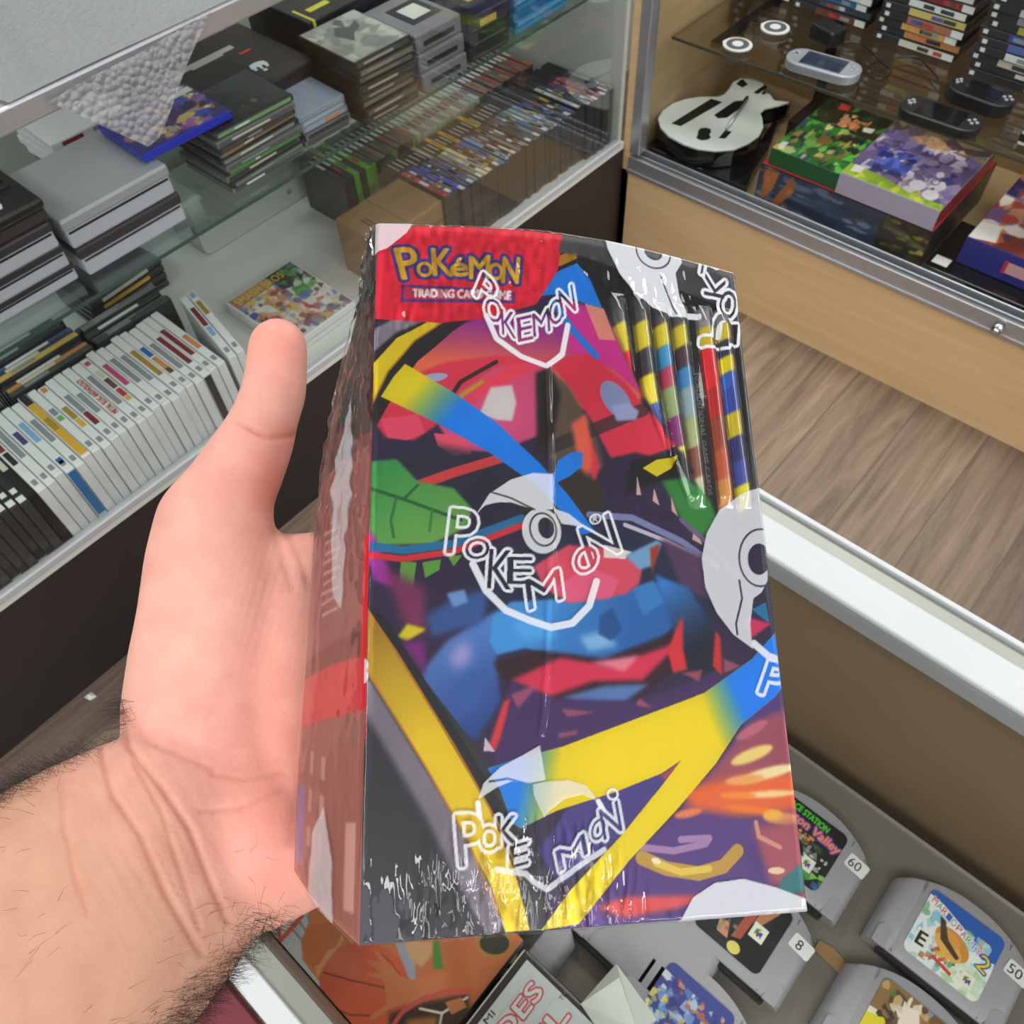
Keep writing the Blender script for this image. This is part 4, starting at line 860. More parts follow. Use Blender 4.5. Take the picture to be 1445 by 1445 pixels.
# basketball game box
bb = Cv(280, 180, 'c3c8cc'); BX0, BX1, BY0, BY1, BZ = -.278, -.086, -.0645, .068, .790
def bmap(x, y): p = at(x, y, z=BZ); return ((p[0]-BX0)/(BX1-BX0)*280, (BY1-p[1])/(BY1-BY0)*180)
bb.map = bmap
S_ = 320/1445; q_ = lambda L: [(340+x*S_, 1230+y*S_) for x, y in L]
bb.poly(q_([(180, 380), (420, 150), (700, 100), (1800, 100), (1800, 1400), (560, 1150), (620, 971), (520, 820), (400, 560), (390, 450), (300, 520)]), 'c3c8cc')
bb.poly(q_([(395, 560), (385, 440), (430, 330), (440, 200), (600, 200), (660, 400), (560, 800), (500, 700)]), 'd07a4a'); bb.poly(q_([(415, 560), (400, 440), (440, 340), (600, 330), (560, 560), (480, 640)]), 'c8703e', soft=2)
bb.poly(q_([(225, 340), (390, 270), (410, 285), (245, 470)]), 'd8603a'); bb.poly(q_([(255, 330), (370, 285), (260, 410)]), 'e0dcd4')
for k in range(3): bb.line(q_([(335+k*45, 372-k*48), (395+k*22, 440-k*60)]), 2.2, '8a8a8a')
bb.poly(q_([(570, 300), (1800, 380), (1800, 1250), (900, 1200), (640, 960), (520, 760)]), 'c07048'); bb.poly(bb.ell((340+790*S_, 1230+720*S_), (290*S_, 265*S_), 15), 'cd5b3c'); bb.poly(bb.ell((340+640*S_, 1230+590*S_), (130*S_, 90*S_), 15), 'd8735a', soft=5, al=.6)
bb.line(q_([(530, 640), (700, 690), (930, 740), (1030, 720)]), 1.6, '7a3a2a'); bb.line(q_([(560, 860), (700, 910), (830, 915), (950, 880)]), 1.6, '7a3a2a'); bb.line(q_([(860, 500), (960, 580), (1030, 680)]), 1.3, '8a4430')
bb.poly(q_([(500, 590), (560, 500), (610, 480), (640, 400), (660, 430), (590, 520), (530, 600), (490, 680), (470, 600)]), 'd8986a')
bb.poly(q_([(840, 500), (870, 495), (920, 560), (1010, 660), (1090, 690), (1330, 620), (1450, 700), (1300, 780), (1060, 830), (960, 870), (830, 950), (820, 920), (930, 840), (910, 690), (800, 660), (800, 645), (900, 640), (800, 575), (800, 555), (900, 580)]), 'c8774e')
bb.poly(q_([(980, 450), (1040, 450), (1110, 560), (1110, 690), (1070, 680)]), '9aa0b0'); bb.poly(q_([(1220, 440), (1260, 440), (1290, 620), (1225, 620)]), '4f8a44'); bb.poly(q_([(1040, 440), (1220, 440), (1215, 530), (1150, 610), (1080, 560)]), 'd0a078', soft=1)
bb.poly(q_([(1290, 460), (1420, 440), (1500, 900), (1300, 900), (1320, 640)]), 'b8693f', soft=3); bb.poly(q_([(950, 900), (1200, 820), (1445, 780), (1500, 1300), (900, 1300)]), '3a2a24', soft=2); bb.blobs(0, ['d8d8d0'], .1, .2)
bb.line(q_([(960, 990), (1030, 890), (1150, 810), (1300, 765), (1460, 760)]), 5, 'c8564a'); bb.line(q_([(1140, 870), (1280, 900), (1440, 800)]), 2.5, 'd8d4cc'); bb.line(q_([(1280, 900), (1260, 1000)]), 2.5, 'd8d4cc'); bb.poly(q_([(1300, 830), (1400, 800), (1440, 860), (1340, 910)]), 'b8754a'); bb.poly(q_([(1060, 940), (1250, 920), (1240, 1000), (1050, 1000)]), 'a86a3c', soft=2)
bb.poly(bb.ell((697, 1331), (25, 20), 5), 'a8803a'); bb.poly(bb.ell((697, 1331), (21, 16), 5), '3a3a34')
r = thing('game_box', 'large grey game box with an orange basketball picture under the counter glass', 'game box', (BX0, BY0, ZN)); W_, D_ = BX1-BX0, BY1-BY0
MB().box(0, W_, 0, D_, 0, BZ-ZN-.0006, cmat('a9aeb2')).build('body', r, .001)
rect_art('cover_print', bb, (0, D_, BZ-ZN), (W_, 0, 0), (0, -D_, 0), r, ART)
# boxed cartridge with the red outlined title
r = thing('game_box', 'silver game box with red outlined title in a clear dark rimmed protector', 'game box', (-.080, -.050, ZN)); W_, D_, H_ = .142, .114, .058
MB().box(0, W_, 0, D_, 0, H_, mat('dark_sleeve_plastic', '3d3a3a', .2)).build('sleeve', r, .003)
sl = MB().box(.007, W_-.006, .002, D_-.006, H_, H_+.001, mat('silver_label', 'b6bbbd', .4)).build('label_panel', r); sl['label'] = 'silver printed panel'
MB().box(.0005, .0016, .0, D_-.002, H_-.002, H_+.0012, cmat('b8b0a8')).build('sleeve_rim', r)
def runtext(txt, x_base, y_end, height, m, z, length):
    T_, mn, mx = text_tris(txt); k = length/(mx[0]-mn[0]); tb = MB()
    for tr_ in T_: tb.add([(x_base-q[1]/.72*height, y_end-length+(q[0]-mn[0])*k, z) for q in tr_], [(0, 1, 2)], m)
    return tb
for txt, xb, ye, hh_, ln in (('BLADES', .0335, .1015, .017, .098), ('STEEL', .059, .1025, .0185, .096)):
    cv = Cv(int(ln*2600)+12, int(hh_*2600)+14, 'b6bbbd'); W2, H2 = cv.w, cv.h
    m_ = cv.tmask(txt, (6/W2, 1-7/H2), (1-6/W2, 1-7/H2), (0, -(H2-14)/H2)); o_ = np.clip(cv.dil(m_, 5)-cv.dil(m_, 1), 0, 1); cv.put(cv.dil(m_, 1), 'bfc3c4'); cv.put(o_, 'b4434c')
    rect_art('red_title', cv, (xb-hh_, ye-ln, H_+.0014), (0, ln, 0), (hh_, 0, 0), r, PAPER)
runtext('KONAMI', .0132, .064, .0050, cmat('26262a'), H_+.0014, .040).build('maker_lettering', r)
runtext('TM', .046, .111, .0035, cmat('5a5a5e'), H_+.0014, .007).build('small_mark', r)
# dark red thing on the floor beside the counter
r = thing('storage_box', 'dark red flat box on the floor below the near counter edge', 'box', (-.44, -.37, 0)); MB().box(-.07, .05, -.02, .145, 0, .05, mat('dark_red_card', '6e1426', .5)).build('body', r, .003); MB().box(-.071, .051, -.021, .146, .042, .052, mat('dark_red_card', '', .5)).build('lid', r, .002)
c_ = at(115, 980, z=0); r = thing('paper_scrap', 'tiny crumpled white scrap on the wooden floor', 'scrap', (c_[0]+.01, c_[1], 0))
MB().add([(0, 0, 0), (.016, .004, .002), (.018, .018, 0), (.002, .016, .001), (.008, .009, .012), (.014, .012, .009)], [(0, 1, 4), (1, 5, 4), (1, 2, 5), (2, 3, 4, 5), (3, 0, 4), (0, 3, 2, 1)], cmat('dcdcdc')).build('paper', r)

# ------------------------------------------------------------------ the shrink wrapped card box held in the hand
BW, BH = .125, .2053
O = np.array([-.05519014, -.00691009, 1.32324227]); EX = np.array([.65026621, .70899265, -.27291625]); EY = np.array([-.63523359, .7044677, .31654943]); EZ = np.array([.4166919, -.03247583, .90846749])
EX /= np.linalg.norm(EX); EY -= EX*(EX@EY); EY /= np.linalg.norm(EY); EZ = np.cross(EX, EY)
def onbox(x, y, d=0):
    """pixel -> (u, v) on the plane d behind the box front"""
    r_ = ray(x, y); o = O-EZ*d; t = ((o-CAM)@EZ)/(r_@EZ); p = CAM+t*r_-O; return p@EX, p@EY
bx = thing('card_box', 'shrink wrapped red, black and yellow card game box held upright in the hand', 'card box')
MBX = Matrix.Identity(4)
for i in range(3):
    MBX[i][0], MBX[i][1], MBX[i][2], MBX[i][3] = EX[i], EY[i], EZ[i], O[i]
bx.matrix_world = MBX
def bmap2(W, H):
    def f(x, y):
        u, v = onbox(x, y); return u/BW*W, (1-v/BH)*H
    return f
FW, FH = 470, 772
fa = Cv(FW, FH, '25232c'); fa.map = bmap2(FW, FH)
# the row of foil packs printed and embossed on the right
TUB = [(868, 430, 885, 560, 915, 720), (900, 430, 914, 550, 944, 720), (928, 440, 942, 550, 968, 720), (955, 440, 967, 550, 985, 720), (990, 440, 1005, 550, 1024, 720), (1016, 440, 1029, 550, 1050, 720)]
segs = [['4a4a4e', 'c8b82e', 'd8323c', 'd8445a', '8a2a3a', '6a3a7a', '3a3a6a'], ['4a4a4e', 'c8b82e', '3a3440', 'd8c82a', '3a58b0', '4a6ac8', '8a8ac0'], ['4a4a52', 'c8b82e', '3a8ab8', 'a83a5a', '8a9a6a', '7a2a6a', 'd8d22e', 'c8c83a'], ['55555a', 'c8b82e', '4a3a40', '3f84b8', '8aa0a8', 'a0a878', '7a4a40', 'b8b490'], ['8a8a8e', 'c8b430', 'd83038', 'd8323c', 'b8302f', '9a4a3a', 'b85a40', 'c88a4a'], ['8a8a8e', 'c8b82e', '3a3a5a', 'd8c82a', '3a62b8', '3a50a8', 'c8b830', '3a3a78', '4a50a0', 'd8d22e']]
for (x0, y0, x1, y1, x2, y2), cs in zip(TUB, segs):
    def ax(t): return (x0+(x1-x0)*t*2, y0+(y1-y0)*t*2) if t < .5 else (x1+(x2-x1)*(t*2-1), y1+(y2-y1)*(t*2-1))
    n = len(cs)
    for k, c_ in enumerate(cs):
        a, b_ = ax(k/n), ax((k+1)/n); fa.poly([(a[0]-11, a[1]+4), (a[0]+11, a[1]-6), (b_[0]+11, b_[1]-4), (b_[0]-11, b_[1]+6)], c_, soft=1)
T_ = fa.tmask('10 ADDITIONAL GAME CARDS', (979, 528), (998, 700), (6, -.6)); fa.put(T_, 'b0b0b4', .75)
# backdrop
fa.poly([(520, 455), (700, 440), (800, 395), (850, 445), (905, 560), (955, 640), (985, 700), (1008, 760), (1075, 760), (1140, 1290), (500, 1340)], '3a2f50', soft=1)
fa.blobs(60, ['4a3a68', '34294a', '2c2a3c', '5a3a78', '3f3a5a'], .03, .10, (.05, 1, .35, .85), 201)
fa.grad([(560, 520), (620, 470), (700, 445), (770, 455), (850, 445), (905, 560), (890, 600), (760, 560), (600, 560)], 'a23a9c', 'f07a58', (690, 462), (690, 520), soft=2)
fa.poly([(790, 435), (850, 447), (905, 560), (860, 520), (800, 500)], 'd8389e', soft=2); fa.poly([(825, 440), (852, 447), (868, 486), (845, 485)], 'ea9c8c')
fa.line([(783, 440), (805, 470), (840, 505)], 9, '2a86e6')
# petals (plain flower shapes)
fa.poly([(532, 600), (545, 560), (575, 533), (630, 512), (700, 503), (760, 508), (700, 540), (640, 585), (585, 622), (545, 618)], 'e2405c', soft=1)
fa.poly([(775, 510), (700, 520), (650, 552), (618, 600), (640, 636), (700, 640), (770, 612)], 'd9588a', soft=1); fa.poly([(775, 510), (720, 516), (670, 545), (640, 590), (680, 560), (740, 530)], 'ec4a66', soft=2)
fa.poly([(770, 508), (830, 503), (880, 540), (920, 590), (950, 632), (915, 645), (895, 640), (860, 648), (830, 590), (800, 545)], 'e23c58', soft=1)
fa.poly([(770, 520), (800, 545), (838, 610), (850, 660), (810, 690), (770, 640)], '6a5a50', soft=2); fa.poly([(755, 528), (776, 520), (790, 560), (775, 640), (757, 640)], '2c2628', soft=2)
fa.line([(700, 512), (650, 540), (630, 570)], 5, '3a2f30'); fa.line([(630, 590), (650, 560), (680, 540)], 5, 'c8a02e'); fa.line([(690, 690), (760, 640), (880, 590), (905, 580)], 16, '39353c', al=.75)
fa.poly([(676, 585), (692, 548), (722, 545), (728, 570), (722, 596), (700, 594)], 'd9d6d8', soft=1); fa.poly(fa.ell((612, 534), (20, 6), -8), 'aab6e0'); fa.poly(fa.ell((868, 566), (17, 31), -35), '93a2cf'); fa.poly([(862, 575), (885, 570), (900, 582), (896, 594), (868, 596)], 'a8b6e2', soft=1)
fa.poly([(536, 592), (590, 585), (600, 612), (575, 622), (548, 618)], 'f0557c'); fa.poly([(612, 612), (660, 618), (665, 642), (640, 645), (618, 630)], 'ee5a78')
fa.poly([(822, 590), (845, 660), (835, 690), (825, 640)], 'e2405a', soft=1); fa.poly([(805, 600), (826, 585), (835, 650), (822, 700)], 'f0705a', soft=2)
fa.poly([(520, 640), (600, 625), (700, 645), (760, 650), (840, 690), (860, 720), (700, 750), (520, 700)], '2f3148', soft=4, al=.8)
fa.poly([(700, 690), (800, 650), (850, 690), (840, 745), (760, 740)], '3f3733', soft=3)
fa.line([(588, 686), (640, 668), (720, 644)], 11, 'd9494c')
# green leaves
fa.grad([(518, 652), (560, 648), (590, 680), (640, 690), (665, 718), (660, 745), (610, 768), (518, 770)], '3f9a58', '7ab45a', (530, 660), (600, 770), soft=1)
fa.line([(525, 690), (570, 705), (650, 735)], 4, '2f6a44'); fa.line([(570, 705), (590, 685)], 3, '2f6a44'); fa.line([(560, 702), (552, 735), (556, 758)], 3, '3a7a4a'); fa.line([(610, 720), (606, 750)], 3, '3f8a4c')
for p in ([(566, 792), (588, 794), (582, 838), (564, 824)], [(596, 794), (622, 790), (620, 805), (600, 816)], [(632, 786), (652, 784), (640, 800)]): fa.poly(p, '6fb04e')
fa.poly([(518, 740), (535, 770), (560, 830), (530, 820), (515, 770)], 'b83ab8', soft=2); fa.poly([(540, 800), (600, 830), (600, 900), (570, 880)], '8a3a6a', soft=5)
fa.line([(518, 770), (570, 777), (640, 768), (735, 733)], 9, '2f80b4'); fa.line([(518, 783), (570, 789), (640, 779), (738, 742)], 7, 'e43c48')
fa.poly([(930, 676), (962, 676), (1000, 705), (1012, 735), (985, 765), (960, 735)], '3f8f46', soft=2); fa.poly([(890, 650), (960, 640), (975, 672), (930, 680), (880, 700)], '24222a', soft=2); fa.poly([(905, 662), (925, 650), (952, 646), (946, 662), (925, 674)], 'e4d62a')
for p in ([(897, 672), (903, 700), (896, 700)], [(921, 690), (929, 715), (919, 708)], [(945, 702), (955, 730), (946, 722)], [(978, 745), (990, 770), (975, 762)]): fa.poly(p, 'e0b8b4')
# blue boulders with a red lens between them (no figure)
fa.poly([(640, 840), (700, 790), (860, 720), (960, 760), (1010, 830), (1000, 960), (700, 900)], '2c3350', soft=4)
fa.line([(830, 728), (890, 732), (960, 765), (1010, 800)], 8, '8a8fc0'); fa.line([(880, 742), (940, 765), (990, 790)], 5, 'd8cfe0'); fa.line([(960, 735), (1000, 770), (1040, 815)], 6, '7a6a96')
fa.poly([(930, 760), (1000, 790), (1010, 850), (960, 830)], '5f4468', soft=3)
fa.grad([(596, 1010), (598, 945), (630, 905), (668, 880), (705, 860), (700, 930), (706, 990), (672, 1045), (640, 1030)], '5a86cc', '2f4f9a', (620, 920), (680, 1030), soft=2)
fa.poly([(600, 870), (640, 845), (690, 830), (680, 880), (640, 890), (610, 900)], '3f62a4', soft=3); fa.poly([(630, 838), (655, 832), (660, 850), (640, 858)], '7aa6e0', soft=1); fa.poly(fa.ell((650, 925), (14, 20), 30), 'a9a4dc', soft=5)
fa.poly([(628, 985), (660, 950), (690, 940), (672, 1000), (640, 1015)], '3f68b4', soft=3)
fa.grad([(690, 905), (695, 870), (720, 850), (800, 845), (880, 835), (935, 820), (962, 865), (930, 905), (870, 935), (800, 930), (740, 915), (700, 925)], '4aa0e4', '2f6fb8', (740, 870), (880, 930), soft=1)
fa.poly([(815, 900), (850, 890), (870, 912), (830, 920)], '8cc4ee', soft=3); fa.poly([(845, 870), (862, 858), (876, 890), (860, 905), (842, 895)], '2c5c9c', soft=1); fa.poly([(890, 830), (920, 820), (935, 850), (905, 870)], '3f8ad0', soft=1); fa.poly([(720, 880), (760, 870), (790, 900), (740, 905)], '5ab0ec', soft=3)
fa.poly([(752, 800), (800, 770), (860, 775), (905, 800), (900, 825), (880, 840), (800, 852), (765, 830)], 'e0566e', soft=1); fa.poly([(780, 830), (830, 800), (872, 820), (860, 845), (800, 852)], 'ea6a92', soft=1); fa.poly([(850, 770), (890, 780), (880, 790), (850, 788)], 'f0ece8'); fa.poly([(880, 785), (925, 763), (932, 768), (918, 800), (900, 805)], '7fb0dc', soft=1); fa.poly([(915, 775), (930, 768), (918, 812)], 'b0402f', soft=1)
fa.poly([(695, 935), (760, 918), (850, 930), (940, 895), (1000, 880), (960, 935), (900, 985), (820, 995), (760, 1000), (720, 975)], '3a2230', soft=2); fa.poly([(720, 960), (790, 928), (860, 940), (960, 905), (905, 960), (835, 962), (770, 985)], 'e03a5e', soft=2); fa.poly([(790, 985), (850, 968), (915, 965), (880, 990), (830, 998)], '5f86c4', soft=2); fa.poly([(830, 935), (900, 925), (880, 948)], 'f08aa0', soft=2)
fa.grad([(922, 812), (970, 830), (1002, 880), (1010, 945), (965, 955), (948, 890)], '3f8ad8', '23283c', (935, 825), (985, 910), soft=2); fa.poly([(955, 880), (962, 870), (962, 915), (968, 945), (948, 950), (940, 920)], 'e03a44', soft=1); fa.poly([(1008, 890), (1015, 900), (1018, 955), (1004, 940)], 'd8383f', soft=1); fa.poly([(968, 950), (990, 945), (1000, 955), (972, 962)], '2a2030')
fa.poly([(1060, 860), (1080, 850), (1085, 880)], '2f80b4'); fa.poly([(1050, 870), (1088, 880), (1060, 900)], 'd83a6a', soft=1)
# violet ground
fa.poly([(690, 1050), (720, 960), (780, 985), (900, 990), (1000, 950), (1060, 960), (1000, 1010), (770, 1075), (700, 1080)], '4c346c', soft=2)
for p in ([(790, 1000), (840, 1005), (800, 1012)], [(900, 985), (920, 1000), (895, 995)], [(720, 980), (760, 965), (730, 1000)], [(785, 1035), (815, 1030), (812, 1036), (788, 1041)], [(960, 950), (990, 945), (985, 962)], [(1020, 930), (1045, 940), (1020, 950)]): fa.poly(p, 'c0607c', soft=1, al=.8)
fa.poly([(690, 1050), (710, 990), (720, 985), (706, 1040), (698, 1060)], 'e8404c', soft=1); fa.poly([(684, 1040), (698, 1060), (682, 1060)], 'e0cfe0'); fa.poly([(575, 880), (602, 888), (575, 905), (562, 898)], 'e8d62a', soft=1); fa.poly([(565, 905), (600, 905), (600, 950)], '8a2a8a', soft=3)
# bottom right flames and swirls
fa.poly([(1050, 1020), (1100, 965), (1145, 1290), (790, 1312), (900, 1200), (960, 1140), (1010, 1080)], '5c3f8a', soft=1)
fa.poly([(1010, 1080), (1060, 1020), (1105, 1000), (1130, 1170), (1060, 1150), (960, 1140)], 'a5566a', soft=3); fa.poly([(960, 1115), (1060, 1090), (1120, 1090), (1122, 1140), (1040, 1150), (980, 1140)], 'e8703a', soft=4)
for c_, r_, a, col in (((1060, 1065), (32, 9), -22, 'f0da86'), ((1085, 1090), (38, 8), -14, 'f2e2b0'), ((1050, 1100), (28, 7), -6, 'eeb06a'), ((1085, 1120), (36, 5), -3, 'f4dca0'), ((1040, 1122), (26, 5), 0, 'f09a3a'), ((1060, 1142), (40, 5), 6, 'f0862e'), ((970, 1147), (20, 6), -12, 'f08a5a'), ((1105, 1155), (28, 9), 5, 'e0a070'), ((1090, 1150), (14, 8), 0, 'f0c050'), ((1060, 1030), (26, 7), -30, 'c8708a')): fa.poly(fa.ell(c_, r_, a), col, soft=1)
fa.poly([(1060, 1165), (1125, 1160), (1135, 1250), (1090, 1250), (1075, 1210)], 'b0586a', soft=4); fa.line([(1066, 1160), (1070, 1180), (1100, 1195)], 5, 'd8a090')
fa.line([(905, 1195), (950, 1200), (995, 1190), (1000, 1182), (960, 1184)], 7, 'b08ab8'); fa.line([(905, 1210), (940, 1225), (985, 1232), (1020, 1222), (1040, 1200)], 14, 'c8a04a'); fa.line([(925, 1217), (960, 1230), (1000, 1225)], 7, 'e6cf5a'); fa.poly(fa.ell((925, 1214), (7, 4), 20), 'fff2d0'); fa.poly(fa.ell((1095, 1228), (12, 5), 0), 'f0d8b0')
fa.poly([(840, 1280), (880, 1265), (1000, 1262), (960, 1280), (880, 1295)], 'e4585a', soft=2); fa.poly([(1102, 1240), (1135, 1215), (1142, 1290), (1090, 1290)], '2f7f84', soft=1); fa.poly([(1120, 1262), (1140, 1255), (1142, 1290), (1110, 1290)], '9a2a3a', soft=2)
fa.poly([(800, 1140), (959, 1073), (939, 1100), (877, 1177), (790, 1250), (760, 1200)], '4f4592', soft=1); fa.poly([(930, 1095), (958, 1075), (940, 1100)], 'b04a5a', soft=1)
# lower left black corner with grey and yellow bands
fa.poly([(500, 840), (516, 850), (600, 960), (700, 1090), (760, 1190), (770, 1320), (490, 1345)], '3b3a44')
fa.poly([(514, 845), (550, 880), (650, 1040), (730, 1170), (760, 1200), (720, 1220), (620, 1060), (515, 890)], '2b2a31')
fa.poly([(513, 945), (560, 1020), (640, 1150), (720, 1300), (690, 1320), (610, 1190), (512, 1010)], '857e8e', soft=1); fa.poly([(512, 1000), (600, 1150), (660, 1270), (640, 1330), (500, 1340)], '34343e', soft=3)
fa.grad([(513, 848), (540, 890), (620, 1020), (690, 1140), (725, 1225), (748, 1312), (714, 1314), (694, 1250), (640, 1150), (565, 1020), (513, 940)], 'b08a2a', 'f0d22a', (520, 890), (610, 1040)); fa.line([(517, 857), (560, 920), (640, 1050), (705, 1165), (735, 1240)], 2, 'c8822e'); fa.line([(513, 938), (600, 1080), (660, 1185), (705, 1290)], 2, 'c8822e')
fa.line([(515, 850), (514, 1040)], 5, 'e43440')
# top-left curved bands
fa.poly([(519, 620), (521, 520), (540, 480), (585, 448), (690, 440), (640, 470), (590, 510), (555, 560), (530, 605)], '2e2c33'); fa.poly([(520, 470), (560, 448), (620, 448), (560, 470), (524, 500)], '8d8898', soft=1)
fa.poly([(520, 560), (526, 515), (560, 478), (614, 452), (628, 455), (585, 482), (548, 525), (525, 572)], 'ead22c'); fa.line([(525, 572), (548, 525), (585, 482), (628, 456)], 2, 'c08a2e')
# long ribbon, yellow into blue
fa.grad([(538, 560), (556, 532), (572, 514), (640, 555), (700, 598), (760, 655), (800, 700), (838, 752), (820, 756), (760, 690), (690, 640), (620, 600)], 'ecdc2a', '1f8cf2', (590, 545), (640, 585))
fa.poly([(778, 676), (786, 652), (804, 640), (821, 640), (820, 660), (802, 674), (782, 684)], '1f8cf2')
fa.poly([(762, 430), (782, 402), (815, 390), (832, 408), (850, 446), (828, 441), (790, 428)], '1f8cf2'); fa.poly([(780, 386), (800, 376), (815, 375), (815, 384), (790, 394)], 'b9852f')
BIG = [(688, 1084), (728, 1070), (780, 1058), (944, 996), (992, 978), (1060, 930), (1096, 890), (1106, 965), (1094, 982), (1044, 1023), (1009, 1077), (954, 1142), (887, 1214), (817, 1303), (764, 1312), (805, 1255), (877, 1177), (939, 1100), (959, 1073), (932, 1091), (870, 1116), (780, 1145), (735, 1168), (722, 1160), (706, 1115)]
fa.poly(BIG, 'f0da22'); fa.grad([(688, 1084), (728, 1070), (790, 1054), (790, 1141), (735, 1168), (722, 1160), (706, 1115)], '1f8cf2', 'f0da22', (735, 1100), (785, 1110))
fa.grad([(980, 982), (992, 978), (1060, 930), (1096, 890), (1106, 965), (1094, 982), (1044, 1023), (1022, 1055), (980, 1050)], 'f0da22', '1f8cf2', (1000, 1015), (1045, 995))
# red header and the lettering
fa.poly([(510, 300), (600, 318), (700, 332), (797, 350), (788, 398), (757, 440), (690, 455), (620, 459), (515, 449)], 'e62a46'); fa.poly([(797, 350), (840, 330), (1040, 380), (1040, 440), (815, 380), (788, 376)], '55545a', soft=1)
L = [('P', 568, 397, 596, 397, -12, -46), ('O', 590, 395, 611, 396, -2, -20), ('K', 612, 395, 640, 398, -3, -38), ('é', 637, 398, 661, 399, -2, -26), ('M', 663, 403, 691, 404, 0, -30), ('O', 690, 406, 710, 408, 0, -22), ('N', 708, 411, 731, 413, 3, -34)]
ms = [fa.tmask(c_, (a, b_), (c2, d2), (e, f_)) for c_, a, b_, c2, d2, e, f_ in L]
m_ = np.clip(sum(ms), 0, 1); m1 = fa.dil(m_, 1); fa.put(fa.dil(m_, 5), '3f3f96'); fa.put(m1, 'e0b02e')
fa.poly([(567, 404), (640, 412), (727, 424), (726, 438), (640, 433), (566, 428)], '5a3a8c'); fa.poly([(570, 408), (640, 416), (723, 427), (722, 434), (640, 429), (570, 424)], 'c03050'); fa.text('TRADING CARD GAME', (583, 422), (721, 433), (0, -11), 'f0e6e8', grow=1)
g3 = np.random.default_rng(5)
# front sheet, slightly bulged along the top, packs embossed
def tube_h(U, V):
    h_ = np.zeros_like(U)
    for (x0, y0, x1, y1, x2, y2) in TUB:
        a, b_, c2 = onbox(x0, y0), onbox(x1, y1), onbox(x2, y2)
        v_ = (1-V)*BH; u_ = U*BW
        ua = np.where(v_ > b_[1], a[0]+(v_-a[1])/(b_[1]-a[1])*(b_[0]-a[0]), b_[0]+(v_-b_[1])/(c2[1]-b_[1])*(c2[0]-b_[0]))
        q = np.clip(1-((u_-ua)/.0026)**2, 0, 1); lim = np.clip((v_-c2[1])/.004, 0, 1)*np.clip((a[1]-v_)/.006, 0, 1); h_ = np.maximum(h_, .0016*np.sqrt(q)*lim)
    # hidden where the picture lies over the packs
    return h_*np.clip((U*BW-(.0765+(BH-.026-(1-V)*BH)*.36))/.002, 0, 1)
def front(U, V, off=0, tub=True):
    u = U*BW; v = (1-V)*BH
    v = v+.0062*np.sin(np.pi*U)**1.1*np.clip((v/BH-.8)/.2, 0, 1)
    z = off+(tube_h(U, V) if tub else 0)+.0012*np.sin(np.pi*U)*np.sin(np.pi*V)
    return np.stack([u, v, z+np.zeros_like(u)], -1)
FRONT = artmat('box_front_print', .4, 0, .4)
grid_art('front_panel', fa, lambda U, V: front(U, V), bx, FRONT)
# side wall that tapers towards the top, then back and the far side
BK = [(415, 1228, .060), (417, 1150, .060), (423, 1050, .060), (430, 960, .060), (437, 850, .060), (443, 750, .057), (460, 640, .046), (480, 540, .033), (505, 440, .018), (515, 385, .011), (522, 335, .005)]
bk = [(*onbox(x, y, d), d) for x, y, d in BK]
bv = np.array([b_[1] for b_ in bk]); bu = np.array([b_[0] for b_ in bk]); bd = np.array([b_[2] for b_ in bk])
def backpt(t):      # t 0 bottom .. 1 top
    s = t*(len(bk)-1); i = min(int(s), len(bk)-2); f_ = s-i; return np.array(bk[i])*(1-f_)+np.array(bk[i+1])*f_
sa = Cv(70, 330, '8a4a48')  # red and dark print; its dusty rose paints in the hand's pink reflection
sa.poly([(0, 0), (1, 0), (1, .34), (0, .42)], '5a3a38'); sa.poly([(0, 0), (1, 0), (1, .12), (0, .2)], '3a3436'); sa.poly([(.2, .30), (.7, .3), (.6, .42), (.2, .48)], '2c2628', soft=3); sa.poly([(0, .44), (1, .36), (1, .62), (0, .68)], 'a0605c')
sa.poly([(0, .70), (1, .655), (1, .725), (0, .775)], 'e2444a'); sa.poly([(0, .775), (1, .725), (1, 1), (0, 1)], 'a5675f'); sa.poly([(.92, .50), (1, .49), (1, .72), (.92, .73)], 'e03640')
for k in range(9): sa.poly([(.30+.02*(k % 3), .50+.014*k), (.62-.05*(k % 2), .485+.014*k), (.62-.05*(k % 2), .489+.014*k), (.30+.02*(k % 3), .504+.014*k)], 'd8b8b4')
sa.poly([(.02, .86), (.2, .85), (.2, .97), (.02, .98)], '8a78b8'); sa.poly([(.82, .87), (.93, .865), (.93, .97), (.82, .975)], 'd8a8a0')
for k, tx in enumerate(('GAME', 'CARDS')):
    [sa.poly([(.28+.2*k, .80+.05*q), (.34+.2*k, .80+.05*q), (.34+.2*k, .83+.05*q), (.28+.2*k, .83+.05*q)], 'd8b4ae', al=.7) for q in range(3)]
def sidepos(U, V):
    out = np.zeros(U.shape+(3,))
    for j in range(U.shape[0]):
        t = 1-V[j, 0]; b_ = backpt(t); f_ = np.array([0, t*BH, 0]); bb_ = np.array([b_[0], b_[1], -b_[2]])
        U1 = U[j][:, None]; out[j] = bb_*(1-U1)+f_*U1; out[j, :, 0] -= .0015*np.sin(np.pi*U[j])*min(1, b_[2]/.03)
    return out
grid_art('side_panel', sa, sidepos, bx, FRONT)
b = MB(); dk_ = mat('box_card_dark', '3c2a30', .35); N = 24; vs = []
for i in range(N+1):
    t = i/N; p = backpt(t); vs += [(p[0], p[1], -p[2]), (BW+.001, p[1], -p[2]), (BW, t*BH, -.0004), (0, t*BH, -.0004)]
fs = []
for i in range(N): a = i*4; fs += [(a+1, a, a+4, a+5), (a+2, a+1, a+5, a+6)]
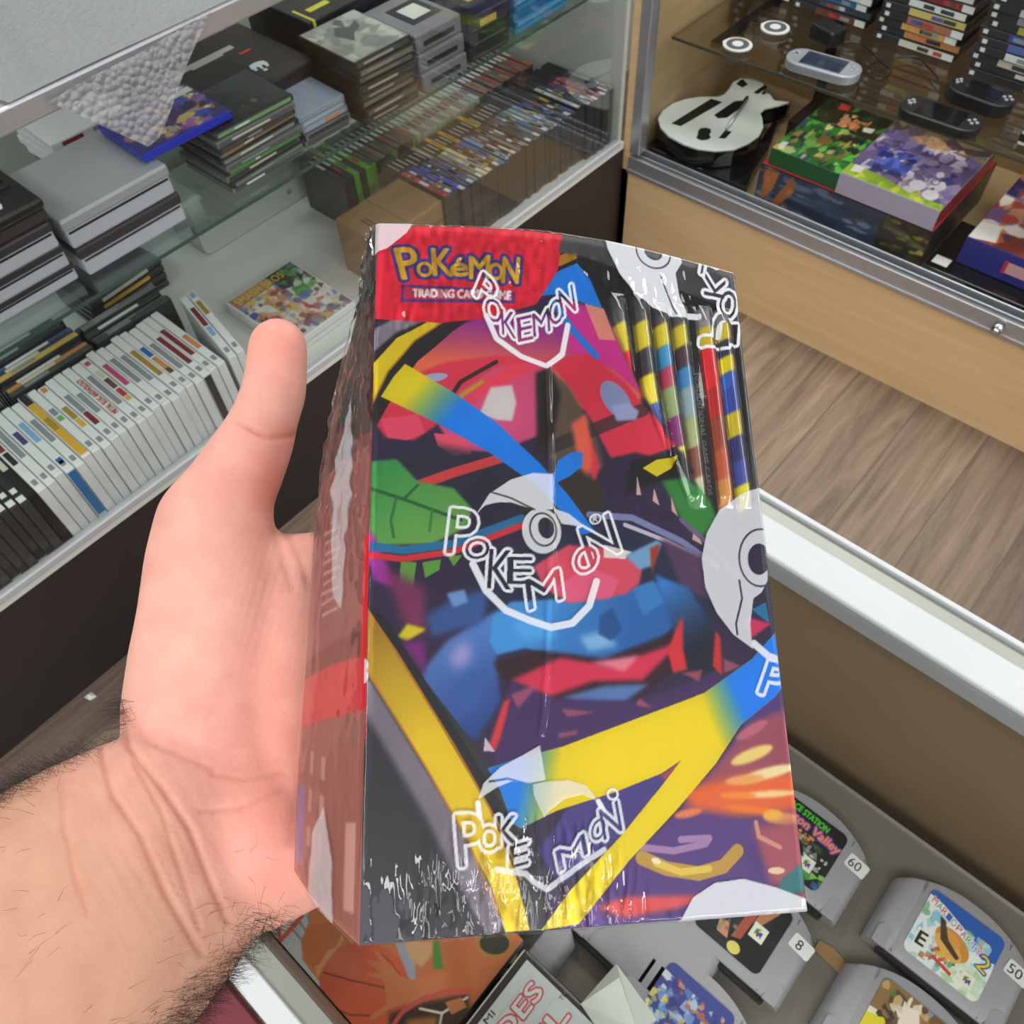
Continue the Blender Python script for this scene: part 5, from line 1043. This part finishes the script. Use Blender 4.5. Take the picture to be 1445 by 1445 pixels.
fs += [(0, 1, 2, 3), (N*4+3, N*4+2, N*4+1, N*4)]
b.add(vs, fs, dk_).build('back_panel', bx)
# ------------------------- shrink film: clear, wrinkled where it is gathered, with its white printed marks
W2, H2 = 430, 706
fm = Cv(W2, H2, '000000'); fm.map = bmap2(W2, H2); pm = np.zeros((H2, W2))
def addm(m, al=1.0):
    global pm
    pm = np.maximum(pm, m*al)
def subm(m):
    global pm
    pm = pm*(1-m)
def P_(p, soft=0): return fm.pmask(fm.pts(p), soft=soft)
def Ln(p, w_, closed=False): return fm.lmask(p, w_, closed)
def letters(L, gr=2.2):
    m_ = np.clip(sum(fm.tmask(c_, (a, b_), (c2, d2), (e, f_)) for c_, a, b_, c2, d2, e, f_ in L), 0, 1)
    o_ = np.clip(fm.dil(m_, gr)-fm.dil(m_, .5)*.0-m_, 0, 1); return m_, o_
CAPA = .46
# centre emblem: cap, button, rim, outlined letters
addm(P_([(672, 728), (690, 700), (720, 680), (750, 671), (778, 673), (778, 722), (752, 722), (720, 712), (700, 712), (684, 716)]), CAPA); addm(P_([(778, 720), (800, 728), (825, 748), (812, 745), (790, 742)]), CAPA)
addm(P_(fm.ell((762, 752), (27, 32), -12)), CAPA); subm(P_(fm.ell((768, 748), (11, 15), -12))); subm(np.clip(Ln(fm.ell((764, 750), (18, 23), -12), 2.0, True), 0, 1)); subm(Ln([(694, 698), (720, 706), (752, 722)], 2))
addm(Ln([(667, 798), (685, 835), (712, 862), (745, 876), (775, 886), (805, 880), (828, 856), (838, 822)], 7), .58)
LC = [('P', 630, 782, 668, 786, 8, -66), ('O', 656, 792, 690, 790, 0, -30), ('K', 686, 832, 720, 834, 4, -58), ('E', 714, 826, 750, 826, 0, -40), ('M', 744, 862, 792, 846, -6, -44), ('O', 808, 814, 840, 804, -2, -36), ('N', 830, 802, 872, 780, -18, -56)]
m_, o_ = letters(LC, 3); subm(m_); addm(o_, .6); addm(fm.tmask('O', (828, 744), (845, 742), (0, -16)), .6); addm(fm.tmask('R', (833, 740), (840, 739), (0, -9)), .6)
# upper emblem
LU = [('P', 668, 428, 690, 448, 14, -30), ('O', 684, 460, 708, 468, 0, -30), ('K', 708, 480, 728, 486, -2, -34), ('E', 730, 490, 752, 486, -2, -32), ('M', 752, 484, 776, 476, -2, -30), ('O', 774, 470, 794, 466, 0, -32), ('N', 792, 460, 812, 452, -6, -34)]
m_, o_ = letters(LU, 3); subm(m_); addm(o_, .64); addm(Ln([(686, 456), (700, 485), (735, 508), (770, 521), (792, 505), (800, 470)], 6), .6)
# lower emblem
addm(P_([(674, 1125), (682, 1102), (705, 1080), (735, 1064), (760, 1050), (768, 1098), (745, 1102), (720, 1100), (700, 1108)]), CAPA); addm(P_([(770, 1100), (800, 1098), (825, 1106), (842, 1128), (820, 1118), (795, 1124), (775, 1140), (766, 1150), (752, 1120), (750, 1104)]), CAPA*.8); subm(Ln([(690, 1100), (715, 1096), (745, 1104)], 2))
addm(Ln([(674, 1130), (676, 1150)], 5), .7); addm(Ln([(842, 1128), (850, 1142)], 5), .7)
LL = [('P', 648, 1218, 684, 1216, -6, -76), ('O', 676, 1196, 704, 1196, 0, -36), ('K', 700, 1190, 730, 1188, 0, -44), ('E', 716, 1222, 744, 1214, 2, -34), ('M', 788, 1226, 828, 1200, -6, -30), ('O', 832, 1186, 852, 1176, 0, -30), ('N', 850, 1182, 876, 1168, -8, -44)]
m_, o_ = letters(LL, 3); subm(m_*.9); addm(o_, .56); addm(Ln([(700, 1222), (740, 1228), (752, 1240), (770, 1250), (820, 1215), (850, 1195)], 5), .5); addm(Ln(fm.ell((862, 1118), (7, 7)), 2, True), .7)
# right hand ball, corner balls
addm(P_([(1066, 690), (1040, 700), (1010, 722), (992, 755), (985, 790), (990, 830), (1006, 865), (1030, 895), (1058, 915), (1054, 880), (1058, 845), (1070, 836), (1078, 820), (1078, 690)]), .46)
subm(P_(fm.ell((1066, 790), (16, 22), 0))); subm(Ln(fm.ell((1068, 788), (30, 40)), 2.2, True)); subm(Ln([(1038, 820), (1042, 845), (1034, 880), (1036, 895)], 2.4)); addm(Ln([(1060, 908), (1080, 925), (1094, 930)], 8), .56)
m_, o_ = letters([('P', 1066, 976, 1096, 982, 16, -46)], 4); addm(o_, .58)
addm(P_([(848, 340), (856, 375), (872, 405), (895, 432), (925, 452), (952, 460), (985, 460), (985, 452), (966, 452), (956, 430), (951, 400), (960, 385), (955, 370), (940, 355), (900, 350)]), .6); subm(P_(fm.ell((920, 376), (13, 10), 20))); subm(Ln(fm.ell((920, 376), (24, 20), 20), 2, True)); subm(Ln([(930, 405), (940, 430), (950, 455)], 2))
m_, o_ = letters([('P', 984, 494, 988, 448, 40, 2), ('O', 1010, 455, 1014, 415, 24, 2), ('K', 990, 425, 992, 395, 30, 3), ('I', 1012, 492, 1036, 490, 2, -30), ('N', 985, 398, 1010, 384, 4, -24)], 4); subm(m_); addm(o_, .7)
addm(P_([(524, 318), (590, 320), (575, 340), (548, 358), (524, 364)]), .5); addm(P_([(955, 1300), (975, 1262), (1005, 1242), (1045, 1236), (1090, 1248), (1135, 1265), (1140, 1290)]), .55)
# wrinkles
rn = np.random.default_rng(11)
def field(rx, ry, seed):
    a = np.random.default_rng(seed).normal(size=(H2, W2)); 
    def bl1(a, r, ax):
        for _ in range(2):
            k = 2*r+1; p = np.pad(a, [(r, r) if i == ax else (0, 0) for i in (0, 1)], mode='reflect'); cs = np.cumsum(np.insert(p, 0, 0, axis=ax), axis=ax)
            a = (np.take(cs, range(k, cs.shape[ax]), ax)-np.take(cs, range(0, cs.shape[ax]-k), ax))/k
        return a
    a = bl1(bl1(a, rx, 1), ry, 0); return a/a.std()
wm = np.clip(P_([(560, 1340), (545, 1290), (590, 1240), (650, 1200), (720, 1170), (800, 1180), (870, 1230), (890, 1310), (700, 1340)], soft=22), 0, 1)
wm2 = np.clip(P_([(540, 330), (640, 330), (780, 350), (790, 420), (720, 460), (690, 440), (600, 470), (560, 420)], soft=14), 0, 1)*.55+P_([(800, 380), (960, 390), (980, 450), (830, 430)], soft=12)*.5
wl = np.clip(1-np.linspace(0, 1, W2)/.025, 0, 1)[None, :]*np.ones((H2, 1))
edge = np.clip(1-np.linspace(1, 0, H2)/.05, 0, 1)[:, None]*np.ones((1, W2))*.5
dz = wm*(field(1, 6, 1)*.00019+field(4, 12, 7)*.00036)+wm2*(field(3, 4, 2)*.00014+field(2, 7, 9)*.00009)+wl*field(2, 5, 3)*.0001+edge*field(3, 3, 4)*.0001+field(40, 60, 5)*.00028+field(14, 20, 6)*.00004
seam = Ln([(772, 520), (776, 640), (778, 760), (774, 900), (770, 1000), (764, 1035)], 3.5); seam = fm.blur(seam, 1); dz = dz+seam*.0005*(1+.4*field(2, 6, 8))
creases = P_([(560, 440), (600, 425), (580, 470), (555, 470)], soft=4); dz = dz+creases*field(2, 8, 12)*.0002
film = bpy.data.materials.new('shrink_film'); film.use_nodes = True; nt = film.node_tree; nt.nodes.clear(); NN = nt.nodes.new; KK = nt.links.new
o_ = NN('ShaderNodeOutputMaterial'); tr = NN('ShaderNodeBsdfTransparent'); gl = NN('ShaderNodeBsdfGlossy'); gl.inputs['Roughness'].default_value = .035; fr = NN('ShaderNodeFresnel'); fr.inputs['IOR'].default_value = 1.5
df = NN('ShaderNodeBsdfDiffuse'); df.inputs['Color'].default_value = (.72, .74, .80, 1); at_ = NN('ShaderNodeAttribute'); at_.attribute_name = 'print'
m1_ = NN('ShaderNodeMixShader'); m2_ = NN('ShaderNodeMixShader'); sc_ = NN('ShaderNodeSeparateColor')
KK(at_.outputs['Color'], sc_.inputs[0]); KK(sc_.outputs['Red'], m1_.inputs[0]); KK(tr.outputs[0], m1_.inputs[1]); KK(df.outputs[0], m1_.inputs[2]); KK(fr.outputs[0], m2_.inputs[0]); KK(m1_.outputs[0], m2_.inputs[1]); KK(gl.outputs[0], m2_.inputs[2]); KK(m2_.outputs[0], o_.inputs[0])
fm.a = np.where(pm[..., None] <= .04045, pm[..., None]*12.92, 1.055*np.maximum(pm[..., None], 1e-6)**(1/2.4)-.055)*np.ones(3)   # stored linear = coverage
def filmpos(U, V):
    p = front(U, V, .0009, True); p[..., 2] += dz; p[..., 0] = (p[..., 0]-BW/2)*1.008+BW/2; p[..., 1] = (p[..., 1]-BH/2)*1.006+BH/2
    e = np.minimum(np.minimum(U, 1-U)*BW, np.minimum(V, 1-V)*BH); p[..., 2] -= .0016*np.clip(1-e/.0012, 0, 1)**2; return p
fo = grid_art('shrink_film', fm, filmpos, bx, film); fo['label'] = 'clear wrinkled shrink film with white printed marks'
# film over the side
H3, W3 = 300, 60; fs_ = Cv(W3, H3, '000000'); ps = fs_.pmask(fs_.pts([(.45, .40), (.62, .30), (.75, .42), (.72, .60), (.58, .58)]))*.35+fs_.pmask(fs_.pts([(.4, .99), (.45, .9), (.6, .86), (.72, .92), (.75, 1)]))*.4
fs_.a = np.where(ps[..., None] <= 0, 0, 1.055*np.maximum(ps[..., None], 1e-6)**(1/2.4)-.055)*np.ones(3)
rr_ = np.random.default_rng(3).normal(size=(H3, W3)); rr_ = Cv.blur(rr_, 2); rr_ = rr_/rr_.std(); r2_ = np.random.default_rng(4).normal(size=(H3, W3))
for _ in range(3): r2_ = (np.roll(r2_, 1, 0)+r2_+np.roll(r2_, -1, 0)+np.roll(r2_, 2, 0)+np.roll(r2_, -2, 0))/5
r2_ = Cv.blur(r2_, 1); r2_ = r2_/r2_.std()
tp = np.clip((.62-np.linspace(0, 1, H3))/.2, .25, 1)[:, None]
def sidefilm(U, V):
    p = sidepos(U, V); p[..., 0] -= .0011+(rr_*.0003+r2_*.00022)*tp; return p
fo = grid_art('side_film', fs_, sidefilm, bx, film); fo['label'] = 'clear wrinkled film over the side'

# ------------------------------------------------------------------ the hand and forearm
def ball(bm_, c, r, flat=1.0):
    """one lump of the body, flattened along the view depth"""
    bm_.append((np.array(c), r, flat))
def camp(x, y, d): return np.array([(x-722.5)/F*d, -(y-722.5)/F*d, -d])
lumps = []
def chain(pts, n=7):
    for (a, b_) in zip(pts[:-1], pts[1:]):
        for k in range(n+(1 if b_ is pts[-1] else 0)):
            t = k/n; q = [a[i]*(1-t)+b_[i]*t for i in range(5)]
            d = q[2]; lumps.append((camp(q[0], q[1], d), q[3]*d/F, q[4]))
# thumb: tip, pad, joint, base  (x, y, depth, radius in px, depth share)
chain([(392, 490, .312, 42, .85), (390, 525, .312, 44, .86), (386, 555, .311, 46, .86), (374, 590, .310, 47, .85), (362, 622, .309, 53, .85), (342, 660, .308, 60, .82), (320, 700, .306, 66, .78), (302, 745, .304, 84, .7), (302, 800, .303, 98, .62), (300, 870, .302, 106, .58)])
# palm
chain([(300, 870, .302, 106, .55), (296, 940, .300, 116, .55), (292, 1010, .297, 122, .55), (300, 1080, .293, 126, .55), (312, 1140, .289, 124, .55)])
chain([(392, 830, .306, 62, .6), (398, 900, .303, 78, .6), (400, 980, .299, 86, .6), (400, 1060, .295, 92, .6), (400, 1130, .290, 94, .6), (396, 1195, .285, 92, .6)])
chain([(430, 870, .328, 74, .5), (450, 1000, .322, 86, .5), (455, 1120, .312, 86, .5), (446, 1200, .300, 72, .5)])
chain([(396, 1195, .285, 92, .6), (372, 1208, .283, 88, .6), (330, 1196, .282, 128, .5)])
chain([(446, 1212, .292, 62, .6), (412, 1230, .286, 62, .6), (360, 1230, .281, 86, .58)])
# wrist into forearm
chain([(312, 1140, .289, 124, .5), (292, 1172, .287, 146, .44), (252, 1190, .285, 168, .42), (205, 1225, .280, 186, .42), (150, 1270, .273, 206, .45), (90, 1320, .264, 222, .5), (10, 1385, .252, 245, .54), (-90, 1465, .238, 272, .58), (-200, 1550, .224, 300, .6), (-420, 1730, .206, 345, .62), (-760, 2010, .190, 400, .66)], 9)
# fingers wrap behind the box (box frame: u, v, depth behind the front)
RT = R.T
def boxp(u, v, d): return RT @ (O+EX*u+EY*v-EZ*d-CAM)
for k, (v0, ln, rr) in enumerate(((.118, .094, .0082), (.096, .104, .0086), (.074, .098, .0083), (.053, .080, .0072))):
    dd = .073+rr*.6 if v0 < .1 else .070
    pts = [(-.030, v0-.004, dd+.012, rr*1.25), (.004, v0, dd+.007, rr*1.15), (.34*ln, v0+.004, dd+.005, rr*1.02), (.62*ln, v0+.006, dd+.002, rr*.95), (.82*ln, v0+.006, dd-.002, rr*.86), (ln, v0+.005, dd-.004, rr*.74)]
    for a, b_ in zip(pts[:-1], pts[1:]):
        for q in range(8):
            t = q/8; w_ = [a[i]*(1-t)+b_[i]*t for i in range(4)]; lumps.append((boxp(*w_[:3]), w_[3], 1))
    lumps.append((boxp(*pts[-1][:3]), pts[-1][3], 1))
import bmesh
bm = bmesh.new(); bmesh.ops.create_icosphere(bm, subdivisions=3, radius=1); SV = np.array([v.co[:] for v in bm.verts]); SF = [tuple(v.index for v in f.verts) for f in bm.faces]; bm.free()
vs = []; fs = []
for c_, r_, fl in lumps:
    o = len(vs); p = SV*r_; p = p*np.array([1, 1, fl]); vs += (p+c_).tolist(); fs += [tuple(i+o for i in f) for f in SF]
me = bpy.data.meshes.new('tmp'); me.from_pydata([tuple(R @ np.array(v)+CAM) for v in vs], [], fs); tmp = bpy.data.objects.new('tmp', me); C.objects.link(tmp)
md = tmp.modifiers.new('r', 'REMESH'); md.mode = 'VOXEL'; md.voxel_size = .0019; md.use_smooth_shade = True
s_ = tmp.modifiers.new('s', 'SMOOTH'); s_.factor = .5; s_.iterations = 9
sb = tmp.modifiers.new('d', 'SUBSURF'); sb.levels = 1; sb.subdivision_type = 'CATMULL_CLARK'
bpy.context.view_layer.update(); dg = bpy.context.evaluated_depsgraph_get(); hm = bpy.data.meshes.new_from_object(tmp.evaluated_get(dg)); bpy.data.objects.remove(tmp)
n = len(hm.vertices); V = np.zeros(n*3, np.float32); hm.vertices.foreach_get('co', V); V = V.reshape(-1, 3).astype(float); Nn = np.zeros(n*3, np.float32); hm.vertices.foreach_get('normal', Nn); Nn = Nn.reshape(-1, 3).astype(float)
vc = (V-CAM) @ R; PX = 722.5+F*vc[:, 0]/-vc[:, 2]; PY = 722.5-F*vc[:, 1]/-vc[:, 2]; facing = -(Nn*((V-CAM)/np.linalg.norm(V-CAM, axis=1)[:, None])).sum(1)
def segd(pl):
    D = np.full(n, 1e9)
    for a, b_ in zip(pl[:-1], pl[1:]):
        a = np.array(a, float); b_ = np.array(b_, float); d = b_-a; t = np.clip(((PX-a[0])*d[0]+(PY-a[1])*d[1])/(d@d), 0, 1); D = np.minimum(D, np.hypot(PX-a[0]-t*d[0], PY-a[1]-t*d[1]))
    return D
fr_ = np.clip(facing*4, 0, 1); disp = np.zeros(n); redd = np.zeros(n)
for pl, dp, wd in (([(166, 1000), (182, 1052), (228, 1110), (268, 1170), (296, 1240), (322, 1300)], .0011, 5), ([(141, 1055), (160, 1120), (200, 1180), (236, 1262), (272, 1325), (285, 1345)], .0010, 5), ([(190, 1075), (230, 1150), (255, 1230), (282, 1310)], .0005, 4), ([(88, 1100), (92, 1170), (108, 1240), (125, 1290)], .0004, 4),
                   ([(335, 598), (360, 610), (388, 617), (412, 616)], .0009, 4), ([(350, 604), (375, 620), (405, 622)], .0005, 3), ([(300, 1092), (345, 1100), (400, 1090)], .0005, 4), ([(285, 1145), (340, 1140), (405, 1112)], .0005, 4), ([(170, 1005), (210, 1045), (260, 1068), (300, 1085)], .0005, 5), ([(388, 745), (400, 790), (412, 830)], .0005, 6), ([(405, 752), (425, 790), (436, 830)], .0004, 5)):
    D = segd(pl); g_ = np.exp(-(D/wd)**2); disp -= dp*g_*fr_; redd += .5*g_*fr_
# fine parallel skin folds on palm and wrist
disp += .00006*np.sin((PX*.9+PY*.25)*.55)*np.exp(-(((PX-370)/60)**2+((PY-860)/130)**2))*fr_
disp += .00008*np.sin((PX*.8-PY*.45)*.35)*np.exp(-(((PX-210)/120)**2+((PY-1180)/130)**2))*fr_
V2 = V+Nn*disp[:, None]; hm.vertices.foreach_set('co', V2.astype(np.float32).ravel())
def G(x, y, sx, sy): return np.exp(-((PX-x)/sx)**2-((PY-y)/sy)**2)
def mixc(A, c_, w_): return A*(1-w_[:, None])+np.array(rgb(c_))*w_[:, None]
A = np.zeros((n, 3))+np.array(rgb('d8a093'))
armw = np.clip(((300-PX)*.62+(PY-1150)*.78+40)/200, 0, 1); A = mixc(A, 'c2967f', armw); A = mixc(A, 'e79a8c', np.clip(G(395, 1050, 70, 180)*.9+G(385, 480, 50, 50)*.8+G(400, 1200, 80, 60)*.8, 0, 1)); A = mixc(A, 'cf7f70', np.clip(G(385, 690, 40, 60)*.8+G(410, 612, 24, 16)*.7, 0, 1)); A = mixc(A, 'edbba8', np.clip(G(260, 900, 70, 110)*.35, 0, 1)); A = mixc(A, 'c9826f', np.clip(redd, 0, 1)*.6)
hm.materials.clear(); sk = bpy.data.materials.new('skin'); sk.use_nodes = True; nt = sk.node_tree; bs = nt.nodes['Principled BSDF']; at2 = nt.nodes.new('ShaderNodeAttribute'); at2.attribute_name = 'print'
tc = nt.nodes.new('ShaderNodeTexCoord'); no = nt.nodes.new('ShaderNodeTexNoise'); no.inputs['Scale'].default_value = 90; no.inputs['Detail'].default_value = 5; nt.links.new(tc.outputs['Object'], no.inputs['Vector'])
rp = nt.nodes.new('ShaderNodeValToRGB'); rp.color_ramp.elements[0].position = .3; rp.color_ramp.elements[1].position = .75; rp.color_ramp.elements[0].color = (.93, .84, .83, 1); rp.color_ramp.elements[1].color = (1.04, 1.03, 1.02, 1); nt.links.new(no.outputs['Fac'], rp.inputs[0])
mx = nt.nodes.new('ShaderNodeMix'); mx.data_type = 'RGBA'; mx.blend_type = 'MULTIPLY'; mx.inputs['Factor'].default_value = 1; nt.links.new(at2.outputs['Color'], mx.inputs['A']); nt.links.new(rp.outputs[0], mx.inputs['B']); nt.links.new(mx.outputs['Result'], bs.inputs['Base Color'])
bs.inputs['Roughness'].default_value = .5; bs.inputs['Subsurface Weight'].default_value = .12; bs.inputs['Subsurface Radius'].default_value = (1, .35, .2); bs.inputs['Subsurface Scale'].default_value = .004; bs.inputs['Specular IOR Level'].default_value = .35
n2 = nt.nodes.new('ShaderNodeTexNoise'); n2.inputs['Scale'].default_value = 700; n2.inputs['Detail'].default_value = 3; nt.links.new(tc.outputs['Object'], n2.inputs['Vector']); bp = nt.nodes.new('ShaderNodeBump'); bp.inputs['Strength'].default_value = .25; bp.inputs['Distance'].default_value = .0006; nt.links.new(n2.outputs['Fac'], bp.inputs['Height']); nt.links.new(bp.outputs['Normal'], bs.inputs['Normal'])
hm.materials.append(sk); hm.polygons.foreach_set('use_smooth', [True]*len(hm.polygons))
ca = hm.color_attributes.new('print', 'FLOAT_COLOR', 'POINT'); col = np.ones((n, 4), np.float32); col[:, :3] = lin(A); ca.data.foreach_set('color', col.ravel()); hm.update()
hand = bpy.data.objects.new('person', hm); C.objects.link(hand); tag(hand, "person's bare left hand and hairy forearm holding up the wrapped card box", 'person')
# arm hair
hr = np.random.default_rng(17); z1 = (PY > 985) & (PX < 185) & (PY < 1230); idx = []
topd = segd([(0, 1120), (60, 1085), (120, 1045), (170, 1005)]); botd = segd([(205, 1480), (262, 1422), (320, 1375), (370, 1312)]); lft = (PX < 60) & (PY > 1120)
prob = np.exp(-(topd/18)**2)*1.0+np.exp(-(botd/26)**2)*.8+np.exp(-(segd([(0, 1150), (20, 1250), (60, 1330)])/45)**2)*.03+np.exp(-(botd/60)**2)*.05; prob *= (facing > -.3)
prob *= np.clip((PX+80)/60, 0, 1); pick = hr.choice(n, 1900, p=prob/prob.sum())
hb = MB(); hmat = mat('dark_hair', '2b211d', .5); axis = (atd(160, 1250, .26)-atd(0, 1380, .23)); axis /= np.linalg.norm(axis); upw = R @ np.array([0, 1, 0.])
HV = []; HF = []
for i in pick:
    p = V2[i]; nn = Nn[i]; side = 1 if topd[i] < botd[i] else -1
    d = -axis*(.2+.9*hr.random())*(1 if side > 0 else -1)*(1 if hr.random() < .8 else -1)+nn*(.25+.5*hr.random())+R @ np.array([.25*hr.normal(), .35*side*hr.random(), 0]); d -= nn*min(d@nn-.12, 0); d /= np.linalg.norm(d); Lh = .004+.008*hr.random(); bend = hr.normal(size=3)*.35
    t1 = np.cross(d, nn); t1 /= max(np.linalg.norm(t1), 1e-6); t2 = np.cross(d, t1); o = len(HV); pts = [p-d*.0006, p+d*Lh*.5, p+(d+bend*.5)*Lh*.85+nn*.0002]
    for q, rad in zip(pts, (.000045, .00004, .000012)):
        for a in (0, 2.094, 4.189): HV.append(q+(t1*math.cos(a)+t2*math.sin(a))*rad)
    for s in range(2):
        for k in range(3): HF.append((o+s*3+k, o+s*3+(k+1) % 3, o+s*3+3+(k+1) % 3, o+s*3+3+k))
hb.add(HV, HF, hmat); ho = hb.build('arm_hair', hand); ho['kind'] = 'stuff'; ho['label'] = 'short dark hair on the forearm'

# ------------------------------------------------------------------ light
w = bpy.data.worlds.new('world'); SC.world = w; w.use_nodes = True
w.node_tree.nodes['Background'].inputs[0].default_value = (.95, .97, 1, 1); w.node_tree.nodes['Background'].inputs[1].default_value = .7
def area(x, y, z, sx, sy, p, col=(1, .985, .96)):
    l = bpy.data.lights.new('ceiling_and_glint_lamp', 'AREA'); l.shape = 'RECTANGLE'; l.size = sx; l.size_y = sy; l.energy = p; l.color = col
    o = bpy.data.objects.new('ceiling_and_glint_lamp', l); C.objects.link(o); o.location = (x, y, z); return o
for (x, y, sx, sy, p) in ((-.75, -1.3, 1.4, .8, 25), (.9, -1.3, 1.4, .8, 25), (2.75, .4, .5, 1.6, 58), (1.4, -.42, 1.5, .18, 14), (-.5, 2.0, 1.4, .6, 24), (1.1, 2.0, 1.4, .6, 24), (-1.5, .9, .3, 1.3, 14)): area(x, y, 2.77, sx, sy, p)  # the narrow strip is an added lamp that makes the film wrinkles sparkle
vs = SC.view_settings; vs.view_transform = 'Standard'; vs.look = 'None'; vs.gamma = 1; vs.exposure = .12; vs.use_curve_mapping = False
SC.cycles.transparent_max_bounces = 32; SC.cycles.max_bounces = 8
